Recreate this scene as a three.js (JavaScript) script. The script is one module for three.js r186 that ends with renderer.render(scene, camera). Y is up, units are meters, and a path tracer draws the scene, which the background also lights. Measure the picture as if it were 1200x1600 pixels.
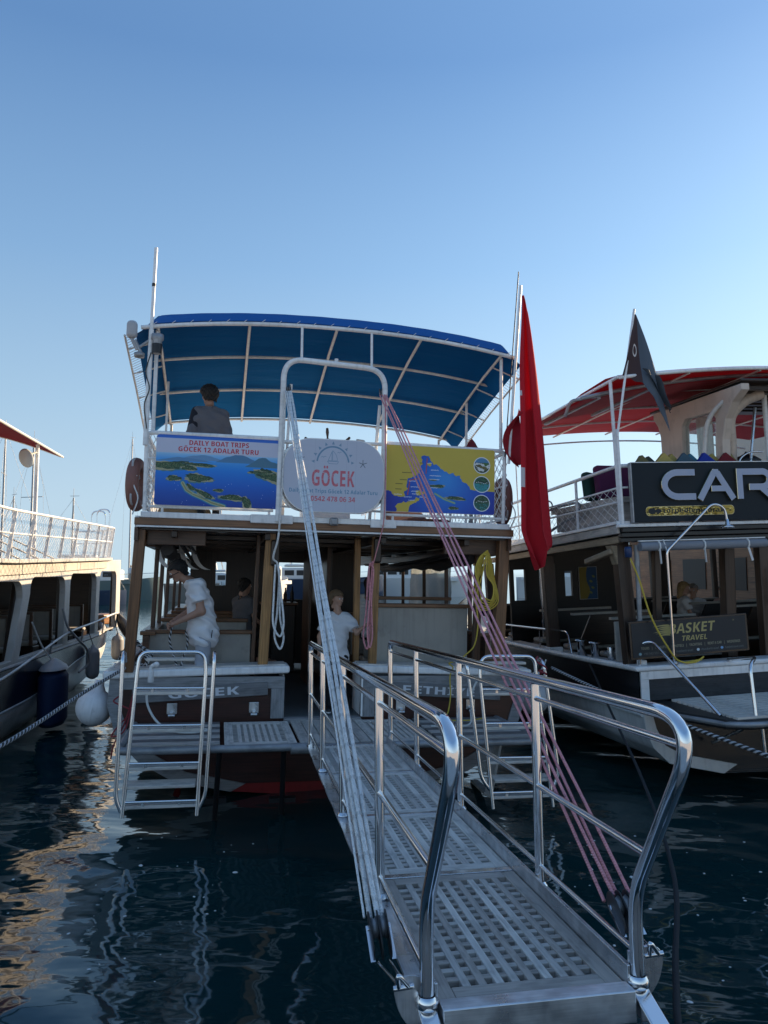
import * as THREE from 'three';
import { mergeGeometries, mergeVertices } from 'three/addons/utils/BufferGeometryUtils.js';
import { RoundedBoxGeometry } from 'three/addons/geometries/RoundedBoxGeometry.js';

const scene = new THREE.Scene(), D = Math.PI / 180;
// ---- camera: a phone held upright at eye height on the quay, tilted up a little
const camera = new THREE.PerspectiveCamera(67.25, 0.75, 0.05, 6000);
camera.position.set(0, 2.75, 0);
camera.rotation.set(4.75 * D, 0, 0);
// ---- sky: clear late-afternoon sky computed into a float texture
const SUN = new THREE.Vector3(0.735, 0.335, -0.59).normalize();
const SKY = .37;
const sky = (() => {
  const W = 1024, H = 512, a = new Float32Array(W * H * 4), d = new THREE.Vector3();
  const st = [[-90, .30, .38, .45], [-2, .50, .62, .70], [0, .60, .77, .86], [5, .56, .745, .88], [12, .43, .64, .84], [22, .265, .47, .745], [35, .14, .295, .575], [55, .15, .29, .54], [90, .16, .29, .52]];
  for (let j = 0; j < H; j++) for (let i = 0; i < W; i++) {
    const v = (j + .5) / H, u = (i + .5) / W, e = (v - .5) * Math.PI, az = (u - .5) * 2 * Math.PI;
    d.set(Math.cos(e) * Math.cos(az), Math.sin(e), Math.cos(e) * Math.sin(az));
    const deg = e / D; let k = 0; while (k < st.length - 2 && deg > st[k + 1][0]) k++;
    const t = Math.min(1, Math.max(0, (deg - st[k][0]) / (st[k + 1][0] - st[k][0]))), s = t;
    const ang = Math.acos(Math.min(1, Math.max(-1, d.dot(SUN)))) / D;
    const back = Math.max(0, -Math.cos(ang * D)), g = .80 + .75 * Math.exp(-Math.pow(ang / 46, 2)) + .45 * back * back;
    const w = .9 * Math.exp(-ang / 9);
    const o = (j * W + i) * 4;
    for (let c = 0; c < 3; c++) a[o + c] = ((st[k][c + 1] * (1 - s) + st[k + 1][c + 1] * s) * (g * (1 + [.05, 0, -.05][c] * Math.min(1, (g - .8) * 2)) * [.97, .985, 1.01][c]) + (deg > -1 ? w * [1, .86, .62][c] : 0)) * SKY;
    a[o + 3] = 1;
  }
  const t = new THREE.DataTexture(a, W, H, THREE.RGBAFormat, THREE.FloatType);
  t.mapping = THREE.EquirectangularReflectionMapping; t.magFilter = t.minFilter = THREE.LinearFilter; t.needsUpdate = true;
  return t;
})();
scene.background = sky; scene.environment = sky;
const sun = new THREE.DirectionalLight(new THREE.Color().setRGB(1, .76, .49), 3.3);
sun.target.position.set(0, 2, -14); sun.position.copy(SUN).multiplyScalar(60).add(sun.target.position);
sun.castShadow = true; sun.shadow.mapSize.set(4096, 4096);
Object.assign(sun.shadow.camera, { left: -40, right: 40, top: 30, bottom: -30, near: 1, far: 160 });
scene.add(sun, sun.target);
const renderer = new THREE.WebGLRenderer({ antialias: true });
renderer.toneMapping = THREE.LinearToneMapping; renderer.toneMappingExposure = 2.95;
renderer.shadowMap.enabled = true;

// ---- helpers
let seed = 7;
const rnd = () => { seed = (seed + 0x6d2b79f5) | 0; let t = Math.imul(seed ^ (seed >>> 15), 1 | seed); t = (t + Math.imul(t ^ (t >>> 7), 61 | t)) ^ t; return ((t ^ (t >>> 14)) >>> 0) / 4294967296; };
const rr = (a, b) => a + (b - a) * rnd();
const V = (x, y, z) => new THREE.Vector3(x, y, z), vv = (p) => (p.isVector3 ? p.clone() : new THREE.Vector3(...p));
const lerp = (a, b, t) => a + (b - a) * t, clamp = (x, a = 0, b = 1) => Math.min(b, Math.max(a, x));
const sm = (a, b, x) => { const t = clamp((x - a) / (b - a)); return t * t * (3 - 2 * t); };
const hash = (x, y, s) => { let h = Math.imul(x, 374761393) + Math.imul(y, 668265263) + Math.imul(s, 974634541); h = Math.imul(h ^ (h >>> 13), 1274126177); return ((h ^ (h >>> 16)) >>> 0) / 4294967296; };
function vnoise(x, y, px, py, s = 0) {            // tiling value noise with periods px, py
  const xi = Math.floor(x), yi = Math.floor(y), fx = x - xi, fy = y - yi, m = (a, p) => ((a % p) + p) % p;
  const u = fx * fx * (3 - 2 * fx), v = fy * fy * (3 - 2 * fy);
  const q = (i, j) => hash(m(xi + i, px), m(yi + j, py), s);
  return lerp(lerp(q(0, 0), q(1, 0), u), lerp(q(0, 1), q(1, 1), u), v);
}
function fbm(u, v, fx, fy, oct = 4, s = 0) { let a = 0, w = .5, n = 0; for (let i = 0; i < oct; i++) { a += w * vnoise(u * fx, v * fy, fx, fy, s + i); n += w; w *= .55; fx *= 2; fy *= 2; } return a / n; }
function dataTex(w, h, fn, size = [1, 1], srgb = true) {
  const a = new Uint8Array(w * h * 4);
  for (let j = 0; j < h; j++) for (let i = 0; i < w; i++) {
    const c = fn((i + .5) / w, (j + .5) / h), o = (j * w + i) * 4, q = Array.isArray(c) ? c : [c, c, c];
    for (let k = 0; k < 3; k++) a[o + k] = 255 * clamp(srgb ? Math.pow(clamp(q[k]), 1 / 2.2) : q[k]);
    a[o + 3] = 255;
  }
  const t = new THREE.DataTexture(a, w, h); t.wrapS = t.wrapT = THREE.RepeatWrapping; t.magFilter = t.minFilter = THREE.LinearFilter;
  t.colorSpace = srgb ? THREE.SRGBColorSpace : THREE.NoColorSpace; t.repeat.set(1 / size[0], 1 / size[1]); t.needsUpdate = true;
  return t;
}
function canvasTex(w, h, draw) {
  const c = document.createElement('canvas'); c.width = w; c.height = h; draw(c.getContext('2d'), w, h);
  const t = new THREE.CanvasTexture(c); t.colorSpace = THREE.SRGBColorSpace; return t;
}
const T = {
  grain: dataTex(512, 512, (u, v) => { const g = fbm(u, v, 3, 48, 4, 1), b = fbm(u, v, 4, 5, 3, 9), f = fbm(u, v, 6, 160, 2, 4); return clamp(.28 + .62 * g + .5 * (b - .5) + .35 * (f - .5)); }, [1.3, .5]),
  weather: dataTex(512, 512, (u, v) => { const g = fbm(u, v, 3, 60, 4, 2), b = fbm(u, v, 5, 6, 4, 19), st = sm(.56, .72, fbm(u, v, 7, 9, 4, 33)); const c = clamp(.55 + .42 * g + .34 * (b - .5) - .16 * st); return [c, c * (.985 - .02 * b), c * (.97 - .05 * b)]; }, [1.1, .55]),
  dirt: dataTex(512, 512, (u, v) => { const b = fbm(u, v, 4, 4, 5, 5), s = fbm(u, v, 40, 3, 3, 6), p = sm(.68, .8, fbm(u, v, 14, 14, 3, 12)); return clamp(1.0 - .15 * sm(.42, .75, b) - .09 * sm(.5, .8, s) - .10 * p); }, [1.7, 1.7]),
  smudge: dataTex(512, 512, (u, v) => clamp(.40 + .4 * sm(.35, .75, fbm(u, v, 4, 4, 4, 8)) + .12 * fbm(u, v, 60, 8, 2, 3)), [.6, .6], false),
  brushed: dataTex(512, 512, (u, v) => clamp(.84 + .25 * (fbm(u, v, 4, 120, 3, 21) - .5) + .6 * (fbm(u, v, 5, 6, 4, 22) - .5)), [.5, .5]),
  weave: dataTex(256, 256, (u, v) => clamp(.5 + .25 * Math.sin(u * 64 * 2 * Math.PI) * Math.sin(v * 64 * 2 * Math.PI) + .5 * (fbm(u, v, 4, 9, 4, 41) - .5)), [.3, .3], false),
  wrinkle: dataTex(512, 512, (u, v) => fbm(u, v, 3, 14, 5, 51), [1.6, 1.6], false),
  skinny: dataTex(256, 256, (u, v) => clamp(.85 + .3 * (fbm(u, v, 6, 6, 4, 61) - .5)), [.2, .2]),
  twist: dataTex(128, 64, (u, v) => .5 + .5 * Math.sin((u * 4 + v * 1) * 2 * Math.PI * 2), [.12, .12], false),
  fleck: dataTex(128, 64, (u, v) => { const k = vnoise(u * 16, v * 8, 16, 8, 91); return clamp(.98 - .22 * sm(.62, .75, k) - .15 * sm(.3, .7, fbm(u, v, 3, 3, 3, 92))); }, [.25, .06]),
  braid: dataTex(256, 64, (u, v) => { const k = Math.sin((u * 8 + v * 2) * 2 * Math.PI); return k > .1 ? .62 : .02; }, [.5, .1]),
  ripple: dataTex(512, 512, (u, v) => .6 * fbm(u, v, 7, 12, 4, 71) + .4 * fbm(u, v, 22, 34, 3, 77), [6, 6], false),
};
const MATS = {};
function mat(name, rgb, rough, o = {}) {
  const { metal = 0, map, rmap, bump, bs = .002, phys, side, ...rest } = o;
  const M = phys ? THREE.MeshPhysicalMaterial : THREE.MeshStandardMaterial;
  const m = new M({ roughness: rough, metalness: metal, ...rest }); m.name = name; m.color.setRGB(...rgb);
  if (map) m.map = map; if (rmap) m.roughnessMap = rmap; if (bump) { m.bumpMap = bump; m.bumpScale = bs; }
  if (side) m.side = side;
  return (MATS[name] = m);
}
const DS = { side: THREE.DoubleSide };
const m = {
  steel: mat('polished_steel', [.80, .80, .82], .17, { metal: 1, rmap: T.smudge }),
  steelDull: mat('brushed_steel', [.84, .85, .87], .5, { metal: 1, rmap: T.smudge, map: T.brushed }),
  alu: mat('grey_metal', [.42, .43, .45], .55, { metal: .6, map: T.brushed }),
  whiteTube: mat('white_tube', [.86, .86, .86], .35, { map: T.dirt }),
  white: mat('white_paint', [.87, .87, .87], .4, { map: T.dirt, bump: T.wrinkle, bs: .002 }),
  cream: mat('cream_panel', [.40, .375, .335], .6, { map: T.dirt }),
  sternWood: mat('stern_grey_wood', [.33, .345, .37], .7, { map: T.weather, bump: T.weather, bs: .002 }),
  boardWood: mat('name_board_wood', [.22, .23, .25], .65, { map: T.weather, bump: T.weather, bs: .001 }),
  varnish: mat('varnished_wood', [.30, .14, .062], .35, { map: T.grain, bump: T.grain, bs: .001 }),
  varnishPale: mat('pale_varnished_wood', [.60, .32, .125], .38, { map: T.grain, bump: T.grain, bs: .001 }),
  brown: mat('brown_wood', [.16, .08, .045], .4, { map: T.grain, bump: T.grain, bs: .001 }),
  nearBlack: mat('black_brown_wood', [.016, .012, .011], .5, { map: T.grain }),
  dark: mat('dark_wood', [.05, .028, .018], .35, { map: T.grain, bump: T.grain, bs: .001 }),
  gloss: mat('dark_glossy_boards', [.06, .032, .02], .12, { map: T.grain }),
  mahogany: mat('mahogany_paint', [.075, .02, .014], .35, { map: T.grain, bump: T.grain, bs: .0015 }),
  greyWood: mat('weathered_wood', [.64, .61, .58], .75, { map: T.weather, bump: T.weather, bs: .002 }),
  greyWoodPale: mat('pale_weathered_wood', [.84, .81, .77], .75, { map: T.weather, bump: T.weather, bs: .002 }),
  red: mat('red_bottom_paint', [.24, .010, .012], .5, { map: T.dirt }),
  black: mat('black_plastic', [.015, .015, .017], .45),
  blackHull: mat('black_hull_paint', [.009, .009, .011], .25, { bump: T.wrinkle, bs: .002 }),
  navyHull: mat('navy_hull_paint', [.012, .016, .035], .22, { map: T.dirt, bump: T.wrinkle, bs: .004 }),
  whiteHull: mat('white_hull_paint', [.74, .76, .76], .32, { map: T.dirt, bump: T.wrinkle, bs: .004 }),
  rubber: mat('grey_vinyl', [.42, .42, .44], .5, { map: T.dirt }),
  ballVinyl: mat('white_vinyl', [.80, .80, .82], .45, { map: T.dirt }),
  navyVinyl: mat('navy_fender_cloth', [.008, .03, .10], .7, { bump: T.weave }),
  satin: mat('satin_aluminium', [.88, .89, .91], .24, { metal: 1 }),
  ropeWhite: mat('white_rope', [.88, .88, .87], .85, { map: T.fleck, bump: T.twist, bs: .003 }),
  ropePink: mat('pink_rope', [.76, .32, .35], .85, { map: T.fleck, bump: T.twist, bs: .003 }),
  ropeDark: mat('dark_rope', [.02, .022, .026], .9, { bump: T.twist, bs: .004 }),
  ropeMix: mat('black_and_white_rope', [.9, .9, .92], .9, { map: T.braid, bump: T.twist, bs: .004 }),
  ropeRed: mat('red_cord', [.25, .03, .04], .8),
  yellow: mat('yellow_hose', [.58, .42, .05], .5),
  hoseWhite: mat('white_hose', [.6, .6, .58], .5),
  blueRope: mat('blue_rope', [.02, .10, .35], .8),
  glass: mat('clear_glass', [.85, .9, .9], .02, { phys: true, transmission: .9, thickness: 0 }),
};


function clean(g) {
  if (g.index) g = g.toNonIndexed();
  for (const k of Object.keys(g.attributes)) if (!['position', 'normal', 'uv', 'color'].includes(k)) g.deleteAttribute(k);
  if (!g.attributes.uv) g.setAttribute('uv', new THREE.BufferAttribute(new Float32Array(g.attributes.position.count * 2), 2));
  g.morphAttributes = {}; g.clearGroups(); return g;
}
function cubeUV(g, longAxis = -1) {               // uv in metres from the face's own plane, u along the long axis
  g = clean(g); const p = g.attributes.position, n = g.attributes.normal, uv = g.attributes.uv, o1 = rnd() * 3, o2 = rnd() * 3;
  if (longAxis < 0) { g.computeBoundingBox(); const s = g.boundingBox.getSize(V(0, 0, 0)); longAxis = s.x >= s.y && s.x >= s.z ? 0 : s.y >= s.z ? 1 : 2; }
  for (let i = 0; i < p.count; i += 3) {
    const t = Math.floor(i / 3) * 3, nx = Math.abs(n.getX(t) + n.getX(t + 1) + n.getX(t + 2)), ny = Math.abs(n.getY(t) + n.getY(t + 1) + n.getY(t + 2)), nz = Math.abs(n.getZ(t) + n.getZ(t + 1) + n.getZ(t + 2));
    const k = nx > ny && nx > nz ? 0 : ny > nz ? 1 : 2, ab = [0, 1, 2].filter((q) => q !== k);
    const a = ab.includes(longAxis) ? longAxis : ab[0], b = ab.find((q) => q !== a);
    for (let j = 0; j < 3; j++) uv.setXY(i + j, p.getComponent(i + j, a) + o1, p.getComponent(i + j, b) + o2);
  }
  return g;
}
const E0 = new THREE.Euler();
function put(g, at = [0, 0, 0], rot = [0, 0, 0]) { E0.set(...rot); g.applyMatrix4(new THREE.Matrix4().makeRotationFromEuler(E0).setPosition(...at)); return g; }
function box(w, h, d, at, rot, bevel = 0) { return put(cubeUV(bevel ? new RoundedBoxGeometry(w, h, d, 1, Math.min(bevel, w * .45, h * .45, d * .45)) : new THREE.BoxGeometry(w, h, d)), at, rot); }
function span(x0, x1, y0, y1, z0, z1, bevel = 0) { return box(Math.abs(x1 - x0), Math.abs(y1 - y0), Math.abs(z1 - z0), [(x0 + x1) / 2, (y0 + y1) / 2, (z0 + z1) / 2], [0, 0, 0], bevel); }
function bar(a, b, w, h, bevel = 0, roll = 0) {   // rectangular bar from a to b
  a = vv(a); b = vv(b); const L = a.distanceTo(b), g = cubeUV(bevel ? new RoundedBoxGeometry(L, h, w, 1, Math.min(bevel, w * .45, h * .45)) : new THREE.BoxGeometry(L, h, w), 0);
  if (roll) g.rotateX(roll);
  const x = b.clone().sub(a).normalize(), up = Math.abs(x.y) > .98 ? V(0, 0, -1) : V(0, 1, 0), z = x.clone().cross(up).normalize(), y = z.clone().cross(x);
  return g.applyMatrix4(new THREE.Matrix4().makeBasis(x, y, z).setPosition(a.add(b).multiplyScalar(.5)));
}
function rounded(pts, bend, n = 6) {              // polyline with rounded corners; bend: number or one per point
  const out = [vv(pts[0])];
  for (let i = 1; i < pts.length - 1; i++) {
    const p = vv(pts[i]), a = vv(pts[i - 1]).sub(p), b = vv(pts[i + 1]).sub(p), bd = Array.isArray(bend) ? bend[i] : bend;
    const r = Math.min(bd, a.length() * .49, b.length() * .49); if (r < 1e-4) { out.push(p); continue; }
    const A = p.clone().addScaledVector(a.normalize(), r), B = p.clone().addScaledVector(b.normalize(), r);
    for (let k = 0; k <= n; k++) { const t = k / n; out.push(A.clone().multiplyScalar((1 - t) * (1 - t)).addScaledVector(p, 2 * t * (1 - t)).addScaledVector(B, t * t)); }
  }
  out.push(vv(pts[pts.length - 1])); return out;
}
function smooth(pts, n = 8, closed = false) { return new THREE.CatmullRomCurve3(pts.map(vv), closed, 'centripetal').getPoints((pts.length - (closed ? 0 : 1)) * n); }
function pipe(pts, r, seg = 8, closed = false) {  // tube swept along points; r number or (t)=>radius
  pts = pts.map(vv); const N = pts.length, P = [], Nn = [], U = [], idx = [], rad = typeof r === 'function' ? r : () => r;
  const tan = pts.map((p, i) => { const a = pts[closed ? (i - 1 + N) % N : Math.max(0, i - 1)], b = pts[closed ? (i + 1) % N : Math.min(N - 1, i + 1)]; return b.clone().sub(a).normalize(); });
  let nrm = Math.abs(tan[0].y) < .9 ? V(0, 1, 0) : V(1, 0, 0); nrm.addScaledVector(tan[0], -nrm.dot(tan[0])).normalize();
  let len = 0; const M = closed ? N + 1 : N;
  for (let q = 0; q < M; q++) {
    const i = q % N; if (q) { len += pts[i].distanceTo(pts[(q - 1) % N]); nrm.addScaledVector(tan[i], -nrm.dot(tan[i])).normalize(); }
    const bin = tan[i].clone().cross(nrm), R = rad(N > 1 ? q / (M - 1) : 0);
    for (let k = 0; k <= seg; k++) {
      const t = k / seg * 2 * Math.PI, d = nrm.clone().multiplyScalar(Math.cos(t)).addScaledVector(bin, Math.sin(t));
      P.push(pts[i].x + d.x * R, pts[i].y + d.y * R, pts[i].z + d.z * R); Nn.push(d.x, d.y, d.z); U.push(len, k / seg * 2 * Math.PI * Math.max(R, .004));
    }
  }
  const S = seg + 1;
  for (let q = 0; q < M - 1; q++) for (let k = 0; k < seg; k++) { const a = q * S + k, b = a + S; idx.push(a, a + 1, b, b, a + 1, b + 1); }
  if (!closed) for (const [q, sgn] of [[0, -1], [N - 1, 1]]) {
    const c = P.length / 3, t = tan[q]; P.push(pts[q].x, pts[q].y, pts[q].z); Nn.push(t.x * sgn, t.y * sgn, t.z * sgn); U.push(0, 0);
    for (let k = 0; k <= seg; k++) { const s = (q * S + k) * 3; P.push(P[s], P[s + 1], P[s + 2]); Nn.push(t.x * sgn, t.y * sgn, t.z * sgn); U.push(.01 * k, .01); }
    for (let k = 0; k < seg; k++) sgn < 0 ? idx.push(c, c + 2 + k, c + 1 + k) : idx.push(c, c + 1 + k, c + 2 + k);
  }
  const g = new THREE.BufferGeometry(); g.setAttribute('position', new THREE.Float32BufferAttribute(P, 3)); g.setAttribute('normal', new THREE.Float32BufferAttribute(Nn, 3)); g.setAttribute('uv', new THREE.Float32BufferAttribute(U, 2)); g.setIndex(idx);
  return clean(g);
}
const rod = (a, b, r, seg = 8) => pipe([a, b], r, seg);
function grid(nu, nv, fn, uvScale) {               // surface fn(u,v) -> [x,y,z]
  const P = [], U = [], idx = [];
  for (let j = 0; j <= nv; j++) for (let i = 0; i <= nu; i++) { const p = fn(i / nu, j / nv); P.push(p[0], p[1], p[2]); U.push(i / nu * (uvScale ? uvScale[0] : 1), j / nv * (uvScale ? uvScale[1] : 1)); }
  for (let j = 0; j < nv; j++) for (let i = 0; i < nu; i++) { const a = j * (nu + 1) + i, b = a + nu + 1; idx.push(a, a + 1, b, a + 1, b + 1, b); }
  const g = new THREE.BufferGeometry(); g.setAttribute('position', new THREE.Float32BufferAttribute(P, 3)); g.setAttribute('uv', new THREE.Float32BufferAttribute(U, 2)); g.setIndex(idx); g.computeVertexNormals();
  return clean(g);
}
function sheet(nu, nv, fn, th, uvScale) {          // a thin sheet with two faces
  const g = grid(nu, nv, fn, uvScale), a = g.attributes.position, n = g.attributes.normal, h = g.clone(), b = h.attributes.position, hn = h.attributes.normal, hu = h.attributes.uv;
  for (let i = 0; i < a.count; i++) b.setXYZ(i, a.getX(i) - n.getX(i) * th, a.getY(i) - n.getY(i) * th, a.getZ(i) - n.getZ(i) * th);
  for (let i = 0; i < a.count; i += 3) { const sw = (at, k) => { for (let c = 0; c < k; c++) { const t = at.getComponent(i + 1, c); at.setComponent(i + 1, c, at.getComponent(i + 2, c)); at.setComponent(i + 2, c, t); } }; sw(b, 3); sw(hn, 3); sw(hu, 2); }
  for (let i = 0; i < a.count; i++) hn.setXYZ(i, -hn.getX(i), -hn.getY(i), -hn.getZ(i));
  return mergeGeometries([g, h]);
}
function shape(pts) { const s = new THREE.Shape(); pts.forEach((p, i) => (i ? s.lineTo(p[0], p[1]) : s.moveTo(p[0], p[1]))); s.closePath(); return s; }
function plate(s, depth, bevel = 0, uv = true) { if (Array.isArray(s)) s = shape(s); const g = new THREE.ExtrudeGeometry(s, { depth: depth - 2 * bevel, bevelEnabled: bevel > 0, bevelSize: bevel, bevelThickness: bevel, bevelSegments: 1, curveSegments: 10 }); if (bevel) g.translate(0, 0, bevel); return cubeUV(g); }
function rrect(x0, x1, y0, y1, r) { const s = new THREE.Shape(); s.moveTo(x0 + r, y0); s.lineTo(x1 - r, y0); s.absarc(x1 - r, y0 + r, r, -Math.PI / 2, 0); s.lineTo(x1, y1 - r); s.absarc(x1 - r, y1 - r, r, 0, Math.PI / 2); s.lineTo(x0 + r, y1); s.absarc(x0 + r, y1 - r, r, Math.PI / 2, Math.PI); s.lineTo(x0, y0 + r); s.absarc(x0 + r, y0 + r, r, Math.PI, 1.5 * Math.PI); return s; }
function lathe(pts, seg = 20) { const g = new THREE.LatheGeometry(pts.map((p) => new THREE.Vector2(...p)), seg); return clean(g); }
function ball(r, at, s = [1, 1, 1], seg = 16) { return put(clean(new THREE.SphereGeometry(r, seg, Math.round(seg * .7)).scale(...s)), at); }
function face(w, h, at, rot) { return put(clean(new THREE.PlaneGeometry(w, h)), at, rot); }
// ---- frames, things and parts
class Frame { constructor(o, yaw = 0, heel = 0, pitch = 0) { this.q = new THREE.Quaternion().setFromEuler(new THREE.Euler(pitch * D, yaw * D, heel * D, 'YXZ')); this.m = new THREE.Matrix4().compose(vv(o), this.q, V(1, 1, 1)); } w(p) { return vv(p).applyMatrix4(this.m); } }
const FW = new Frame([0, 0, 0]), FM = new Frame([-.69, 0, -9.85], 12, -1.15), FR = new Frame([3.4, 0, -10.2], 11, 2.1), FL = new Frame([-5.9, 0, -11.9], 8.6, 0);
const FG = (() => { const n = V(.594, 1.12, -3.17), fa = V(-.355, .95, -8.46), f = new Frame([0, 0, 0]), z = n.clone().sub(fa).normalize(), x = V(0, 1, 0).cross(z).normalize(), y = z.clone().cross(x); f.m.makeBasis(x, y, z).setPosition(n); f.q.setFromRotationMatrix(f.m); return f; })();
const used = {}, base = new WeakMap();
function numbered(n) { used[n] = (used[n] || 0) + 1; return used[n] === 1 ? n : n + '_' + String(used[n] - 1).padStart(3, '0'); }
function thing(name, label, category, frame = FW, at = [0, 0, 0], group) {
  const o = new THREE.Group(); o.name = numbered(name); o.position.copy(frame.w(at)); o.quaternion.copy(frame.q); o.userData = { label, category };
  if (group) o.userData.group = group;
  base.set(o, vv(at)); scene.add(o); return o;
}
function part(t, name, geos, mt, label, kind) {     // geometries are given in the thing's frame
  let g = Array.isArray(geos) ? mergeGeometries(geos.map(clean)) : clean(geos).clone(); const b = base.get(t); g.translate(-b.x, -b.y, -b.z);
  const o = new THREE.Mesh(g, mt); o.name = name; o.castShadow = o.receiveShadow = true; if (label) o.userData.label = label; if (kind) o.userData.kind = kind;
  base.set(o, b); t.add(o); return o;
}
function piece(t, name, geo, mt, at, rot) {          // shares its geometry; at is in the thing's frame
  const b = base.get(t), o = new THREE.Mesh(geo, mt); o.name = name; o.position.set(at[0] - b.x, at[1] - b.y, at[2] - b.z); if (rot) o.rotation.set(...rot);
  o.castShadow = o.receiveShadow = true; base.set(o, b); t.add(o); return o;
}
function struct(name, geos, mt) { const o = new THREE.Mesh(Array.isArray(geos) ? mergeGeometries(geos.map(clean)) : geos, mt); o.name = name; o.userData.kind = 'structure'; o.castShadow = o.receiveShadow = true; scene.add(o); return o; }
function single(name, label, category, frame, geos, mt, group) { // a thing that is one mesh
  const g = mergeGeometries(geos.map(clean)); g.computeBoundingBox(); const c = g.boundingBox.getCenter(V(0, 0, 0)); c.y = g.boundingBox.min.y; g.translate(-c.x, -c.y, -c.z);
  const o = new THREE.Mesh(g, mt); o.name = numbered(name); o.position.copy(frame.w(c)); o.quaternion.copy(frame.q); o.userData = { label, category }; if (group) o.userData.group = group;
  o.castShadow = o.receiveShadow = true; scene.add(o); return o;
}
function net(P, nu, nv, r = .004) {                  // diamond net over surface P(u,v)
  const g = [], seg = (a, b) => g.push(pipe([a, b], r, 4));
  for (let i = 0; i < nu; i++) for (let j = 0; j < nv; j++) {
    const q = (a, b) => P(a / nu, b / nv);
    if ((i + j) % 2 === 0) seg(q(i, j), q(i + 1, j + 1)); else seg(q(i + 1, j), q(i, j + 1));
  }
  return mergeGeometries(g);
}
// ---- the setting: water and quay
const waterM = mat('sea_water', [.006, .034, .037], .05, { phys: true, ior: 1.6, bump: T.ripple, bs: .014 });
const WX = (x, z, f, s) => { const a = x * f[0] + s * 7.3, b = z * f[1] + s * 3.1, xi = Math.floor(a), yi = Math.floor(b), fx = a - xi, fy = b - yi, u = fx * fx * fx * (fx * (fx * 6 - 15) + 10), v = fy * fy * fy * (fy * (fy * 6 - 15) + 10); const q = (i, j) => hash(xi + i, yi + j, s) * 2 - 1; return lerp(lerp(q(0, 0), q(1, 0), u), lerp(q(0, 1), q(1, 1), u), v); };
const waterH = (x, z) => {
  const c = .97, s = .22, X = x * c + z * s, Z = -x * s + z * c;
  return .034 * WX(X, Z, [.55, 1.0], 1) + .017 * WX(X + .4 * WX(X, Z, [.7, .7], 5), Z, [1.05, 2.0], 2) + .0040 * WX(X, Z, [2.6, 4.8], 3) + .0013 * WX(X, Z, [7, 12], 4);
};
{
  const zs = []; let z = -1.6; while (z > -34) { zs.push(z); z -= Math.max(.03, .006 * -z); } zs.push(-34);
  const xs = []; for (let x = -17; x <= 17.001; x += .06) xs.push(x);
  const P = [], U = [], idx = [], nx = xs.length;
  for (const zz of zs) for (const x of xs) { const e = sm(0, 2, Math.min(17 - Math.abs(x), 34 + zz)); P.push(x, waterH(x, zz) * e, zz); U.push(x, -zz); }
  for (let j = 0; j < zs.length - 1; j++) for (let i = 0; i < nx - 1; i++) { const a = j * nx + i, b = a + nx; idx.push(a, a + 1, b, a + 1, b + 1, b); }
  const g = new THREE.BufferGeometry(); g.setAttribute('position', new THREE.Float32BufferAttribute(P, 3)); g.setAttribute('uv', new THREE.Float32BufferAttribute(U, 2)); g.setIndex(idx); g.computeVertexNormals();
  const far = [];
  const quad = (x0, x1, z0, z1) => { const q = new THREE.PlaneGeometry(x1 - x0, z1 - z0).rotateX(-Math.PI / 2); q.translate((x0 + x1) / 2, 0, (z0 + z1) / 2); const p = q.attributes.position, u = q.attributes.uv; for (let i = 0; i < 4; i++) u.setXY(i, p.getX(i), -p.getZ(i)); far.push(q); };
  quad(-3000, 3000, -4000, -34); quad(-3000, -17, -34, -1.6); quad(17, 3000, -34, -1.6);
  struct('water', [g, ...far], waterM);
}
struct('quay', [box(400, 2.2, 60, [0, -.05, 27.7], [0, 0, 0], .03)], mat('quay_concrete', [.52, .50, .46], .85, { map: T.dirt, bump: T.dirt, bs: .006 }));
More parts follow.
